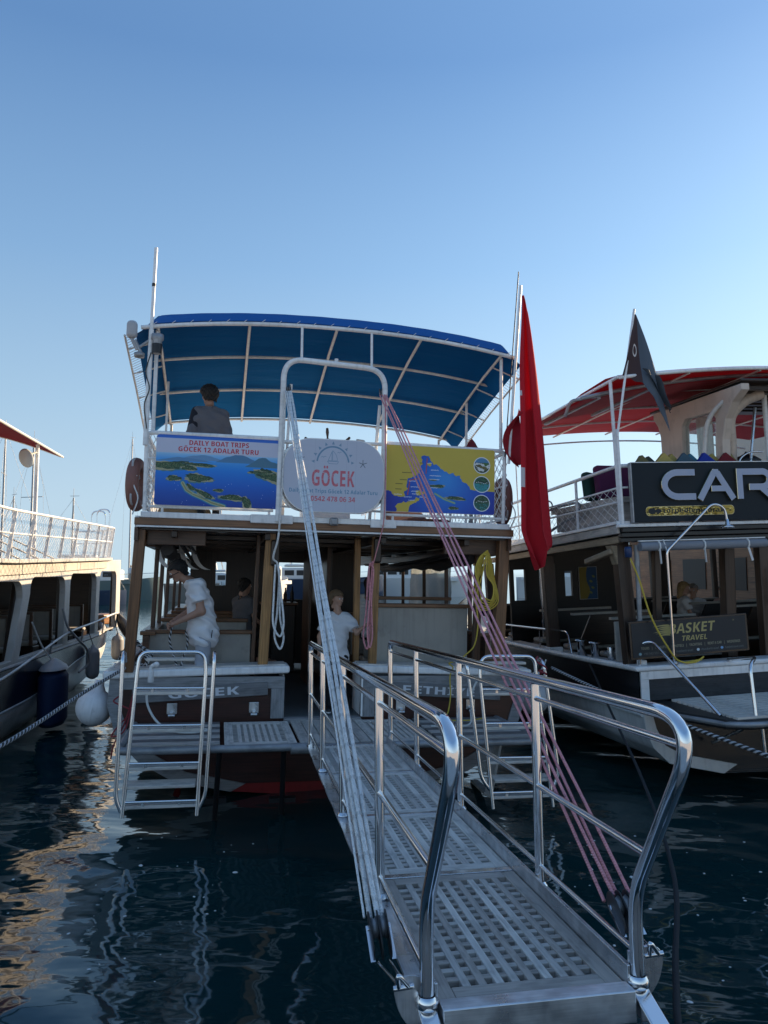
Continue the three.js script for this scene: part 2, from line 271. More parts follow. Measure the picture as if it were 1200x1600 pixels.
// ---- the gangway from the quay to the boat's platform
{
  const t = thing('gangway', 'steel boarding gangway with tube handrails and wooden grating floor, lying from quay to boat', 'gangway', FG, [0, 0, 0]);
  const L = 5.42;
  for (const s of [-1, 1]) {
    part(t, 'side_beam', [span(s * .392, s * .406, -.13, .068, 0, -L, .004), span(s * .406, s * .478, -.012, .004, .02, -L, .002), span(s * .406, s * .42, -.13, -.012, .0, -L)], m.steelDull);
    const x = s * .436;
    part(t, 'handrail', pipe(rounded([[x, -.02, -L + .04], [x, 1.075, -L + .04], [x, 1.105, .535], [x, .345, 0], [x, -.03, 0]], [0, .09, .3, .13, 0], 10), .0285, 14), m.steel);
    for (const z of [-1.05, -2.6, -4.07]) { const p = part(t, 'post', [rod([x, -.01, z], [x, 1.07, z], .0255, 12), put(lathe([[.0, .0], [.042, 0], [.042, .012], [.028, .03]], 14), [x, .004, z])], m.steel); }
    part(t, 'mid_rail', rod([x, .975, -L + .05], [x, 1.0, .41], .0155, 10), m.steel);
    part(t, 'lower_rail', rod([x, .535, -L + .05], [x, .53, .125], .0165, 10), m.steel);
    part(t, 'toe_rail', rod([x, .115, -L + .05], [x, .115, 0], .0125, 10), m.steel);
    const sh = new THREE.Shape(); sh.moveTo(-.03, .06); sh.lineTo(.055, .075); sh.quadraticCurveTo(.115, .075, .118, .02); sh.quadraticCurveTo(.11, -.075, .035, -.13); sh.lineTo(-.03, -.12);
    for (const [a, b, r] of [[.082, .04, .016], [.035, .04, .009]]) { const h = new THREE.Path(); h.absarc(a, b, r, 0, 7); sh.holes.push(h); }
    const lug = plate(sh, .012, .002); if (s < 0) lug.rotateY(Math.PI);
    part(t, 'lug_plate', put(lug, [s * .44, s < 0 ? .02 : .05, s < 0 ? -.02 : -.03]), m.steelDull);
    part(t, 'foot', [bar([x, -.035, -.02], [x, -.16, .32], .075, .06, .008), bar([x, -.16, .3], [x, -.30, .46], .075, .06, .008), rod([x - .06, -.30, .47], [x + .06, -.30, .47], .05, 14)], m.steel);
    part(t, 'foot_collar', put(lathe([[.033, 0], [.045, .01], [.045, .035], [.034, .05]], 14), [x, -.02, 0]), m.steel);
  }
  part(t, 'end_beam', [box(.78, .12, .085, [0, -.055, .03], [0, 0, 0], .006)], m.steelDull);
  const rows = [[-.03, -1.34], [-1.42, -2.59], [-2.66, -3.96], [-4.04, -5.33]];
  for (const z of [-1.38, -2.625, -4.0, -5.38]) part(t, 'cross_beam', box(.78, .08, .055, [0, -.045, z], [0, 0, 0], .004), m.steelDull);
  const wet = mat('damp_grating_wood', [.40, .345, .31], .6, { map: T.weather, bump: T.weather, bs: .003 });
  const gw = [m.greyWood, m.greyWoodPale, wet, mat('worn_grating_wood', [.52, .475, .44], .7, { map: T.weather, bump: T.weather, bs: .003 })];
  rows.forEach(([z0, z1], k) => {
    const len = z0 - z1, fr = .085, n = k ? 8 : 9, pitch = .624 / n;
    const p = part(t, 'grating_panel', [span(-.388, -.312, -.05, -.006, z0, z1, .005), span(.312, .388, -.05, -.006, z0, z1, .005), span(-.312, .312, -.05, -.006, z0, z0 - fr, .005), span(-.312, .312, -.05, -.006, z1 + fr, z1, .005)], k ? m.greyWoodPale : gw[3]);
    const long = [0, 1, 2].map(() => box(len - 2 * fr, .03, k ? .046 : .037, [0, 0, 0], [0, Math.PI / 2, 0], .005));
    for (let i = 1; i < n; i++) piece(p, 'slat', long[i % 3], k ? gw[i % 3 === 0 ? 0 : 1] : gw[[1, 0, 3][i % 3]], [-.312 + pitch * i + rr(-.002, .002), -.022 + rr(-.001, .001), (z0 + z1) / 2]);
    const cr = [0, 1].map(() => box(.624, .026, k ? .042 : .034, [0, 0, 0], [0, 0, 0], .004)), m2 = Math.round((len - 2 * fr) / (k ? .074 : .078));
    for (let i = 1; i < m2; i++) piece(p, 'cross_slat', cr[i % 2], k ? m.greyWood : gw[i % 2 ? 3 : 0], [0, k ? -.0245 : -.024, z0 - fr - (len - 2 * fr) * i / m2]);
  });
  part(t, 'yellow_panel', span(-.4205, -.4245, -.11, -.02, -.12, -.62), mat('yellow_sticker', [.55, .42, .06], .5, { map: T.dirt }), 'yellow strip on the outer face of the beam');
}
function shackle(at, r = .022, ry = 0) { const pts = []; for (let i = 0; i <= 10; i++) { const a = Math.PI * i / 10; pts.push([Math.cos(a) * r, .03 + Math.sin(a) * r, 0]); } const g = [pipe([[r, -.01, 0], ...pts, [-r, -.01, 0]], .006, 8), rod([-r - .012, -.006, 0], [r + .012, -.006, 0], .007, 8)]; return put(mergeGeometries(g), at, [0, ry, 0]); }
function block(name, label, A, dir, n, size, mt, tail) {     // pulley block with n sheaves; A centre in the world, dir towards the rope
  const f = new Frame([0, 0, 0]), y = dir.clone().normalize(), x = V(1, 0, 0).addScaledVector(y, -y.x).normalize(), z = x.clone().cross(y); f.m.makeBasis(x, y, z).setPosition(A); f.q.setFromRotationMatrix(f.m);
  const t = thing(name, label, 'pulley block', f, [0, 0, 0], 'pulley blocks of the gangway tackles'), w = size * .24, s = size;
  const sh = rrect(-s * .36, s * .36, -s * .75, s * .55, s * .34);
  for (let i = 0; i <= n; i++) { const g = plate(sh, .006, .0015); g.rotateY(Math.PI / 2); part(t, 'cheek', put(g, [-n * w / 2 + i * w - .003, 0, 0]), mt); }
  for (let i = 0; i < n; i++) { const g = lathe([[.008, -w * .4], [s * .3, -w * .4], [s * .24, 0], [s * .3, w * .4], [.008, w * .4]], 18); g.rotateZ(Math.PI / 2); part(t, 'sheave', put(g, [-n * w / 2 + (i + .5) * w, s * .1, 0]), m.alu); }
  part(t, 'axle', rod([-n * w / 2 - .012, s * .1, 0], [n * w / 2 + .012, s * .1, 0], .011, 10), m.steel);
  if (tail) part(t, 'strap', [bar([-n * w / 2 - .008, s * .2, 0], [-n * w / 2 - .008, -s * .85, 0], .02, .005), bar([n * w / 2 + .008, s * .2, 0], [n * w / 2 + .008, -s * .85, 0], .02, .005)], m.steel);
  return t;
}
{ // the two tackles that carry the gangway from the arch
  const ends = [
    { top: FM.w([-.655, 5.08, .09]), bot: FG.w([-.535, .10, -.56]), lug: FG.w([-.525, .06, -.01]), n: 3, mt: m.ropeWhite, r: .0128, wt: .042, wb: .029, label: 'white', side: 'left' },
    { top: FM.w([.575, 5.12, .09]), bot: FG.w([.52, .20, -.33]), lug: FG.w([.52, .09, -.02]), n: 4, mt: m.ropePink, r: .0085, wt: .05, wb: .038, label: 'pink', side: 'right' }];
  for (const e of ends) {
    const d = e.top.clone().sub(e.bot), u = d.clone().normalize(), x = V(1, 0, 0).addScaledVector(u, -u.x).normalize(), zz = x.clone().cross(u);
    const t = thing('tackle_rope', `${e.label} rope tackle of parallel strands from the arch down to the gangway's ${e.side} side`, 'rope', FW, e.bot.toArray());
    for (let i = 0; i < e.n; i++) {
      const o = (i - (e.n - 1) / 2), pts = [];
      for (let k = 0; k <= 24; k++) { const q = k / 24, p = e.bot.clone().addScaledVector(d, q).addScaledVector(x, o * lerp(e.wb, e.wt * .55, q)).addScaledVector(zz, (i % 2 ? .014 : -.014) * (1 - q)); p.y -= .035 * Math.sin(Math.PI * q) * (1 + .5 * Math.sin(i * 2.1)); p.addScaledVector(x, .005 * Math.sin(q * 17 + i * 2.3)); pts.push(p); }
      part(t, 'strand', pipe(pts, e.r, 8), e.mt);
    }
    if (e.side === 'left') part(t, 'strand', pipe([0, .25, .5, .75, 1].map((q) => e.bot.clone().addScaledVector(d, q).addScaledVector(x, lerp(-.058, -.05, q)).addScaledVector(zz, .02)), .006, 6), e.mt);
    block('pulley_block', `black pulley block at the top of the ${e.label} tackle under the white arch`, e.top.clone().addScaledVector(u, .09), u.clone().negate(), 2, .12, m.black);
    block('pulley_block', `black pulley block at the foot of the ${e.label} tackle beside the gangway`, e.bot.clone().addScaledVector(u, -.06), u, e.side === 'left' ? 2 : 2, e.side === 'left' ? .16 : .15, m.black, true);
    const lt = e.lug, q = e.bot.clone().addScaledVector(u, -.2);
    single('shackle', `steel shackle and link joining the ${e.label} tackle to the gangway's lug plate`, 'shackle', FW, [rod(q.clone().addScaledVector(x, -.025), lt.clone().addScaledVector(x, -.012), .006), rod(q.clone().addScaledVector(x, .025), lt.clone().addScaledVector(x, .012), .006), rod(lt.clone().addScaledVector(x, -.04), lt.clone().addScaledVector(x, .04), .011), pipe(smooth([lt.clone().addScaledVector(x, -.02), lt.clone().add(V(-.02, .05, .02)), lt.clone().addScaledVector(x, .02)], 6), .011)], m.steel, 'shackles of the gangway tackles');
  }
}
// ---- the boat in the middle
const boat = thing('excursion_boat', 'wooden two-deck excursion boat with blue canopy, moored stern-to at the gangway', 'boat', FM, [0, 0, -.35]);
const post = (name, a, b, w, d, mt, par = boat) => part(par, name, bar(a, b, w, d, .012), mt);
{ // hull and stern
  const out = [[2.70, 1.45], [2.72, 1.12], [2.60, .72], [2.32, .42], [1.92, .19], [1.2, .03], [.5, -.03]];
  const st = [[-.42, 1], [-3, 1.03], [-6, 1.03], [-9, .95], [-12, .74], [-14.5, .42], [-16.2, .08]];
  const hullG = (lo, hi, off = 0) => sheet(10, 60, (u, v) => {
    const sgn = v < .5 ? -1 : 1, q = v < .5 ? v * 2 : 2 - v * 2, k = q * (out.length - 1), i = Math.min(out.length - 2, Math.floor(k)), f = k - i;
    const zt = u * (st.length - 1), j = Math.min(st.length - 2, Math.floor(zt)), g = zt - j, z = lerp(st[j][0], st[j + 1][0], g), b = lerp(st[j][1], st[j + 1][1], g);
    return [sgn * (lerp(out[i][0], out[i + 1][0], f) * b + off), lerp(out[i][1], out[i + 1][1], f) + .5 * Math.pow(u, 3), z];
  }, .03, [16, 4]);
  part(boat, 'hull', hullG(), m.brown);
  part(boat, 'bottom', [grid(4, 30, (u, v) => { const s = v * 2 - 1; return [s * 1.9 * (1 - u * u), -.02 - .35 * (1 - s * s) + .3 * u * u, lerp(-.42, -15.5, u)]; })], m.red);
  const L = out.map(([x, y]) => [-x, y]), R = out.slice().reverse();
  part(boat, 'transom', put(plate([...L, ...R, [.44, 1.45], [.44, .9], [-.56, .9], [-.56, 1.45]], .06), [0, 0, -.41]), m.mahogany);
  part(boat, 'boot_stripe', put(plate([[-1.66, .10], [-1.2, .03], [-.5, -.03], [.5, -.03], [1.2, .03], [1.66, .10]].map(([x, y]) => [x, y === .1 ? .12 : y]), .012), [0, 0, -.349]), m.red, 'bright red paint along the waterline');
  for (const s of [-1, 1]) {
    const o = out.map(([x, y]) => [s * x, y]), inn = out.map(([x, y], i) => [s * (x - .13 - .01 * i), y + (i > 2 ? .09 : 0)]).reverse();
    part(boat, 'transom_frame', put(plate(s < 0 ? [...o.slice(0, 6), ...inn.slice(1)] : [...o.slice(0, 6), ...inn.slice(1)], .03, .004), [0, 0, -.352]), m.sternWood);
    const xi = s < 0 ? -.56 : .46;
    part(boat, 'transom_frame', [span(s < 0 ? -.73 : xi, s < 0 ? xi : .66, .92, 1.3, -.352, -.318, .006), span(s < 0 ? -2.56 : xi, s < 0 ? xi : 2.56, 1.30, 1.45, -.352, -.316, .006)], m.sternWood);
    const x0 = s < 0 ? -2.79 : .36, x1 = s < 0 ? -.50 : 2.82;
    const cap = part(boat, 'cap_rail', box(x1 - x0, .10, .42, [(x0 + x1) / 2, 1.51, -.50], [0, 0, -s * .028], .03), m.white);
    part(cap, 'cap_top', box(x1 - x0 - .1, .02, .36, [(x0 + x1) / 2, 1.566, -.52], [0, 0, -s * .028], .01), m.greyWoodPale);
    for (const x of s < 0 ? [-1.95, -.94] : [.98, 1.95]) {
      const p = part(boat, 'pad_eye', box(.125, .14, .02, [x, 1.06, -.338], [0, 0, 0], .015), m.steelDull);
      part(p, 'lug', [box(.05, .07, .09, [x, 1.0, -.30], [0, 0, 0], .015), rod([x - .04, .985, -.27], [x + .04, .985, -.27], .018)], m.steelDull);
    }
  }
  part(boat, 'passage_lining', span(.44, .462, .93, 1.46, -1.0, -.3, .004), m.white); part(boat, 'passage_lining', span(-.582, -.56, .93, 1.46, -1.0, -.42, .004), m.white);
  part(boat, 'threshold', span(-.56, .44, .86, .925, -.42, -.26, .008), m.sternWood);
  part(boat, 'deck', span(-2.5, 2.5, .84, .925, -12, -.42), mat('grey_deck_paint', [.10, .12, .13], .55, { map: T.dirt }));
  // platform
  const py = .905;
  part(boat, 'platform_frame', [pipe(rounded([[-2.38, py - .03, -.3], [-2.40, py - .03, 1.17], [-.50, py - .03, 1.17]], .1), .042, 12), pipe(rounded([[.42, py - .03, 1.17], [2.32, py - .03, 1.17], [2.3, py - .03, -.3]], .1), .042, 12), rod([-.6, py - .04, 1.19], [-.36, py - .04, 1.19], .06, 12), rod([.3, py - .04, 1.19], [.55, py - .04, 1.19], .06, 12), span(-.5, .42, py - .1, py - .015, 1.06, 1.13, .01), rod([-.5, py - .035, 1.17], [.42, py - .035, 1.17], .022)], m.alu);
  for (let i = 0; i < 8; i++) { const z = -.2 + i * .165; for (const [a, b] of [[-2.34, -1.36], [1.12, 2.26]]) part(boat, 'platform_plank', box(b - a, .03, .155, [(a + b) / 2, py - .016 + rr(-.002, .002), z], [0, 0, 0], .006), i % 2 ? m.greyWood : mat('dark_worn_plank', [.22, .21, .21], .7, { map: T.weather, bump: T.weather, bs: .003 })); }
  for (let i = 0; i < 7; i++) part(boat, 'platform_plank', box(.125, .03, 1.33, [-.42 + i * .135, py - .016 + rr(-.002, .002), .40], [0, 0, 0], .006), m.greyWood);
  const gr = (x0, x1) => { const p = part(boat, 'platform_grating', [span(x0, x0 + .1, py - .05, py, -.22, 1.1, .006), span(x1 - .1, x1, py - .05, py, -.22, 1.1, .006), span(x0 + .1, x1 - .1, py - .05, py, -.22, -.1, .006), span(x0 + .1, x1 - .1, py - .05, py, .98, 1.1, .006)], m.greyWoodPale); const n = 8, w = (x1 - x0 - .2) / n, g = box(1.08, .034, .042, [0, 0, 0], [0, Math.PI / 2, 0], .004); for (let i = 1; i < n; i++) piece(p, 'slat', g, m.greyWoodPale, [x0 + .1 + w * i, py - .018, .44]); const c = []; for (let i = 1; i < 14; i++) c.push(span(x0 + .1, x1 - .1, py - .045, py - .012, -.1 + 1.08 * i / 14 - .016, -.1 + 1.08 * i / 14 + .016)); const q = part(p, 'cross_slats', c, m.greyWood); };
  gr(-1.31, -.52); gr(.33, 1.08);
  part(boat, 'platform_brace', [rod([-1.36, py - .06, 1.0], [-1.39, -.25, .45], .03), rod([-.66, py - .06, 1.0], [-.62, -.25, .45], .03), box(.26, .06, .1, [-1.39, .16, .5]), box(.3, .05, .1, [-.62, .14, .5])], m.black);
  part(boat, 'platform_brace', [bar([1.75, .2, .95], [1.9, .86, .9], .11, .03), bar([1.75, .24, .95], [2.0, .06, -.3], .1, .03)], m.greyWood);
}
{ // upper deck slab, posts, ceiling
  part(boat, 'deck_edge', span(-2.40, 2.36, 3.415, 3.49, -.3, .03, .012), m.white);
  part(boat, 'fascia', [span(-2.47, 2.42, 3.325, 3.415, -.06, .015, .006)], m.varnish);
  part(boat, 'fascia_trim', span(-2.44, 2.40, 3.30, 3.322, -.07, .02, .004), m.whiteTube);
  part(boat, 'upper_deck', [span(-2.42, 2.38, 3.40, 3.465, -13, -.3), span(-2.47, -2.42, 3.30, 3.44, -13, -.06), span(2.38, 2.42, 3.30, 3.44, -13, -.06)], m.white);
  part(boat, 'side_fascia', [span(-2.475, -2.43, 3.14, 3.30, -13, -.08), span(2.38, 2.425, 3.14, 3.30, -13, -.08)], m.brown);
  part(boat, 'bracket_plate', [box(.53, .11, .05, [-.815, 3.445, .035], [0, 0, 0], .012)], m.white); part(boat, 'bracket_plate', [box(.34, .11, .05, [.62, 3.435, .035], [0, 0, 0], .012)], m.white);
  part(boat, 'deck_light', [box(.11, .1, .07, [-.03, 3.44, .055], [0, 0, 0], .02), box(.07, .07, .02, [-.03, 3.44, .095], [0, 0, 0], .008)], m.alu);
  // header beam and ceiling boards
  part(boat, 'header_beam', [span(-2.34, -1.62, 3.10, 3.295, -.40, -.30, .008)], m.brown); part(boat, 'header_beam', span(1.55, 2.3, 3.08, 3.295, -.40, -.30, .008), m.brown);
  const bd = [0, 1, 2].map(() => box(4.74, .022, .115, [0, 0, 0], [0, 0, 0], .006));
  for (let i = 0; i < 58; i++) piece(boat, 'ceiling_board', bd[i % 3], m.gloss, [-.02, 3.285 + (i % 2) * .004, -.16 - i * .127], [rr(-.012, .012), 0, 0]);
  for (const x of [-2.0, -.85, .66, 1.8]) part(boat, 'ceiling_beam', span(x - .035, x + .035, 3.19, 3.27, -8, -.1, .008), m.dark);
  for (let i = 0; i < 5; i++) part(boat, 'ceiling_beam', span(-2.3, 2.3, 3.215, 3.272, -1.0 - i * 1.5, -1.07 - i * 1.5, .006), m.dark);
  post('corner_post', [-2.41, 3.3, -.22], [-2.49, 1.52, -.30], .13, .12, m.varnish); post('corner_post', [2.36, 3.3, -.22], [2.30, 1.5, -.28], .15, .15, m.varnish);
  post('stern_post', [-.80, 3.3, -.30], [-.845, 1.56, -.42], .125, .13, m.varnishPale); post('stern_post', [.60, 3.3, -.30], [.60, 1.56, -.42], .10, .12, m.varnishPale);
  post('inner_post', [.47, 3.28, -1.0], [.48, 1.5, -1.02], .085, .1, m.varnishPale);
  post('inner_post', [-.93, 3.28, -.75], [-.97, 1.0, -.78], .05, .1, m.brown); post('inner_post', [2.18, 3.28, -.7], [2.15, 1.4, -.75], .1, .1, m.brown);
  part(boat, 'post_bracket', [box(.11, .34, .12, [-.745, 3.03, -.2], [0, 0, 0], .03)], m.dark); part(boat, 'post_bracket', [box(.1, .34, .1, [.60, 3.1, -.215], [0, 0, 0], .03)], m.dark);
  for (const s of [-1, 1]) {
    for (const z of s < 0 ? [-1.55, -2.7, -4.2, -6.4, -8.6] : [-1.5, -2.75, -4.2, -5.9, -7.7, -9.4]) post('window_post', [s * 2.3, 3.2, z], [s * 2.33, 1.5, z], .06, .055, m.brown);
    part(boat, 'window_sill', [span(s * 2.22, s * 2.42, 1.93, 1.985, -11, -.8, .01)], m.varnish);
    part(boat, 'bulwark', [span(s * 2.30, s * 2.38, .9, 1.93, -11, -.75)], m.brown);
    part(boat, 'side_header', span(s * 2.25, s * 2.38, 3.08, 3.2, -11, -.5, .01), m.brown);
    part(boat, 'rubbing_rail', [span(s * 2.62, s * 2.78, 1.40, 1.5, -9, -.72, .03)], m.greyWood);
    const roll = pipe(smooth([[s * 2.12, 3.06, -.75], [s * 2.10, 2.97, -2.4], [s * 2.14, 3.0, -4], [s * 2.12, 2.96, -6], [s * 2.14, 3.02, -8]], 6), (t) => .085 + .02 * Math.sin(t * 31), 10);
    part(boat, 'rolled_awning', [roll, pipe(smooth([[s * 1.95, 3.14, -.9], [s * 1.9, 3.0, -3], [s * 1.95, 2.98, -5.5], [s * 1.9, 3.05, -8]], 8), .028, 8), pipe(smooth([[s * 1.83, 3.12, -.9], [s * 1.78, 3.03, -3], [s * 1.83, 3.0, -5.5]], 8), .018, 8)], mat('dark_rolled_cloth', [.05, .048, .052], .6, { bump: T.wrinkle, bs: .02 }));
  }
  const litTubeM = mat('lit_tube_white', [.85, .86, .86], .5);  // light caught by clear plastic tubes, put into opaque white strips
  for (let i = 0; i < 4; i++) { const x = -2.42 + i * .165; part(boat, 'lit_tube_strip', [sheet(1, 12, (u, v) => { const a = v * 1.5; return [x + u * .075 + .05 + .28 * (1 - Math.cos(a)) * .9, 3.17 - .36 * Math.sin(a), -1.9 - i * .12 + .1 * v]; }, .004, [.05, .4])], litTubeM); }
  // bench backs that face the stern
  part(boat, 'bench_back', [span(-2.32, -.99, 1.2, 1.95, -.93, -.89, .01)], m.cream); part(boat, 'bench_rail', [span(-2.36, -.97, 1.95, 2.0, -.97, -.85, .012)], m.varnish);
  part(boat, 'bench_back', [span(.70, 2.08, 1.2, 2.33, -.93, -.89, .01)], m.cream); part(boat, 'bench_rail', [span(.68, 2.1, 2.33, 2.385, -.97, -.85, .012), span(.68, 2.0, 2.42, 2.47, -1.5, -1.42, .01)], m.varnish);
  for (let i = 1; i < 5; i++) for (const s of [-1, 1]) {
    const z = -1.1 - i * 1.25, x0 = s < 0 ? -2.25 : .85, x1 = s < 0 ? -1.0 : 2.1;
    const b = part(boat, 'bench', [span(x0, x1, 1.05, 1.4, z - .45, z, .02)], m.brown); part(b, 'cushion', span(x0, x1, 1.40, 1.48, z - .45, z - .02, .03), m.cream); part(b, 'back_rest', [span(x0, x1, 1.48, 2.02, z - .06, z, .01)], m.cream); part(b, 'back_rail', [span(x0 - .02, x1 + .02, 2.02, 2.075, z - .08, z + .02, .012)], m.varnish);
  }
  // cabin wall across the boat with an opening over the bar
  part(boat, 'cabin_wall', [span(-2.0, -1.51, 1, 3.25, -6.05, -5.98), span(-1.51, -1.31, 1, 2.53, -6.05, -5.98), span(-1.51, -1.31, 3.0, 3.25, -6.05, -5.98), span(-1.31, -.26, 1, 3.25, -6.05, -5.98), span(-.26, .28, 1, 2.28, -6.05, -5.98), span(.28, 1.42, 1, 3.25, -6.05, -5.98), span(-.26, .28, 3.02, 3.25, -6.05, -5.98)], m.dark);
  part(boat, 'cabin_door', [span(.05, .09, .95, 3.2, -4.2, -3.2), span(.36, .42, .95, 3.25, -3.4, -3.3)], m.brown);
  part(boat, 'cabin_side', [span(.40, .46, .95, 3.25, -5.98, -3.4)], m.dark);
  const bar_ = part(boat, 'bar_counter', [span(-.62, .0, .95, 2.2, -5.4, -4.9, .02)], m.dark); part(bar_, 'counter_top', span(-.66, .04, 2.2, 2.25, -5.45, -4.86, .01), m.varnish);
}
{ // upper deck: railing, arch, canopy
  const rail = (pts, r = .026) => part(boat, 'railing', pipe(rounded(pts, .08), r, 10), m.whiteTube);
  rail([[-2.36, 3.5, -.02], [-2.37, 4.47, .0], [-.76, 4.475, .02]]); rail([[2.28, 3.5, -.02], [2.29, 4.48, .0], [.62, 4.50, .02]]);
  rail([[-2.3, 3.555, 0], [-.8, 3.555, .02]], .018); rail([[.66, 3.56, .02], [2.24, 3.56, 0]], .018);
  rail([[-2.37, 4.15, 0], [-2.2, 4.15, 0]], .014); rail([[-.7, 4.435, .05], [.6, 4.475, .05]], .024); rail([[-.7, 3.62, -.03], [.6, 3.6, -.03]], .015);
  for (const s of [-1, 1]) {
    const x = s * 2.35 - .03; rail([[x, 4.47, 0], [x, 4.47, -11]], .024); rail([[x, 3.56, 0], [x, 3.56, -11]], .014); rail([[x, 4.02, 0], [x, 4.02, -11]], .012);
    for (let i = 1; i < 9; i++) part(boat, 'rail_post', rod([x, 3.46, -i * 1.3], [x, 4.47, -i * 1.3], .018), m.whiteTube);
    part(boat, 'safety_net', net((u, v) => [x + .012 * Math.sin(u * 40) * Math.sin(v * 3.14), 3.56 + v * .9, -u * 8], 84, 12, .0045), m.whiteTube);
    part(boat, 'safety_net', net((u, v) => [s < 0 ? -2.375 + u * .15 : 2.14 + u * .15, 3.56 + v * .9, .012 * Math.sin(u * 20 + v * 9)], 4, 12, .0045), m.whiteTube);
  }
  for (const x of [-2.15, -1.45, -.85, .75, 1.45, 2.1]) part(boat, 'rail_stub', rod([x, 3.48, .0], [x, 3.56, .005], .016), m.whiteTube);
  part(boat, 'arch', pipe(rounded([[-.74, 3.42, .06], [-.72, 5.52, .06], [.60, 5.46, .06], [.61, 3.42, .06]], .26, 10), .036, 14), m.whiteTube);
  part(boat, 'arch_stay', [rod([-.50, 5.50, .05], [-.50, 6.0, .0], .017), rod([.42, 5.47, .05], [.42, 6.0, .0], .017), rod([-.05, 5.51, .06], [-.05, 5.56, .06], .026), rod([-.62, 5.2, 0], [-.66, 3.5, -.25], .018), rod([.55, 5.0, 0], [.5, 3.5, -.3], .022)], m.whiteTube);
  // canopy
  const crown = (x) => .205 * (1 - Math.pow(Math.abs(x + .02) / 2.5, 2.2)), slope = (z) => z * -.225 * 1.0;
  const top = (x, z) => 5.80 + crown(x) - (-z) * .228 + .03 * Math.sin(-z / 3 * Math.PI);
  const fab = mat('blue_canvas', [.002, .112, .31], .85, { phys: true, bump: T.wrinkle, bs: .016, transmission: .2, specularIntensity: .15, thickness: 0 });
  const can = part(boat, 'canopy', sheet(40, 24, (u, v) => { const x = lerp(-2.56, 2.52, u), vz = v < .16 ? v / .16 * .02 : .02 + (v - .16) / .84 * .98, z = -3.02 * vz, e = Math.min(u, 1 - u) * 5.08; const b = .15 * sm(0, .018, vz) * (1 - sm(.1, .5, vz) * .5); return [x, top(x, z) + b * sm(0, .3, e) + .012 * Math.sin(v * 3 * Math.PI * 2) * (1 - Math.pow(Math.abs(u * 2 - 1), 4)) * v - .10 * (1 - sm(0, .2, e)) * (e < .2 ? 1 : 0), z]; }, .004, [5, 3]), fab);
  part(can, 'valance', sheet(40, 3, (u, v) => { const x = lerp(-2.38, 2.34, u); return [x, top(x, 0) + .01 + .108 * v * sm(0, .04, Math.min(u, 1 - u) + .01), .024 - .02 * v + .004 * Math.sin(u * 60)]; }, .004, [5, .14]), mat('lit_blue_canvas', [.004, .10, .38], .8, { bump: T.wrinkle, bs: .012 }));  // same cloth as the canopy, its sunlit brightness put into the colour
  const row = (z, r) => pipe(Array.from({ length: 21 }, (_, i) => { const x = lerp(-2.5, 2.46, i / 20); return [x, top(x, z) - .02 + (z < -.1 ? .05 : 0) * (1 - 0), z]; }), r, 10);
  const beige = mat('pale_tube', [.70, .68, .64], .4, { map: T.dirt });
  part(can, 'front_tube', row(0.0, .027), m.whiteTube);
  for (const z of [-1.0, -2.0, -3.0]) part(can, 'bow_tube', row(z, .02), beige);
  for (const x of [-2.3, -1.17, -.04, 1.1, 2.24]) part(can, 'ridge_tube', pipe([0, .25, .5, .75, 1].map((q) => [x, top(x, -3 * q) - .03 + .03 * Math.min(1, q * 4), -3 * q]), .02, 10), beige);
  for (const s of [-1, 1]) {
    const e = (q, o, d) => [s * (2.5 + o) - .03, top(2.5, -3 * q) + d, -3 * q];
    part(can, 'edge_tube', [pipe([0, .5, 1].map((q) => e(q, .16, -.13)), .014, 8), ...[.12, .35, .6, .85].map((q) => rod([s * 2.27 - .03, top(2.27, -3 * q) - .03, -3 * q], e(q, .16, -.13), .011))], beige);
    const lc = []; for (let i = 0; i < 46; i++) { const q = i / 46; lc.push(pipe([e(q, .03, -.06), e(q + .011, .17, -.125)], .004, 4)); } part(can, 'lacing', lc, m.whiteTube);
    part(boat, 'canopy_post', rod([s * 2.29 - .02, 4.47, -.1], [s * 2.29 - .02, top(2.29, -.1) - .02, -.1], .024), m.whiteTube);
    part(boat, 'canopy_post', rod([s * 2.24 - .04, 3.46, -2.95], [s * 2.24 - .04, top(2.24, -2.95) - .02, -2.95], .02), beige);
    part(boat, 'canopy_post', bar([s * 2.27, 3.46, -1.6], [s * 2.26, top(2.2, -1.6), -1.6], .03, .03), m.whiteTube);
  }
  const lc = []; for (let i = 0; i < 22; i++) { const x = -2.4 + i * .222; lc.push(pipe([[x, top(x, 0) - .05, .01], [x + .06, top(x + .06, 0) + .005, .032], [x + .11, top(x + .11, 0) + .05, .005]], .004, 4)); } part(can, 'lacing', lc, m.whiteTube);
}
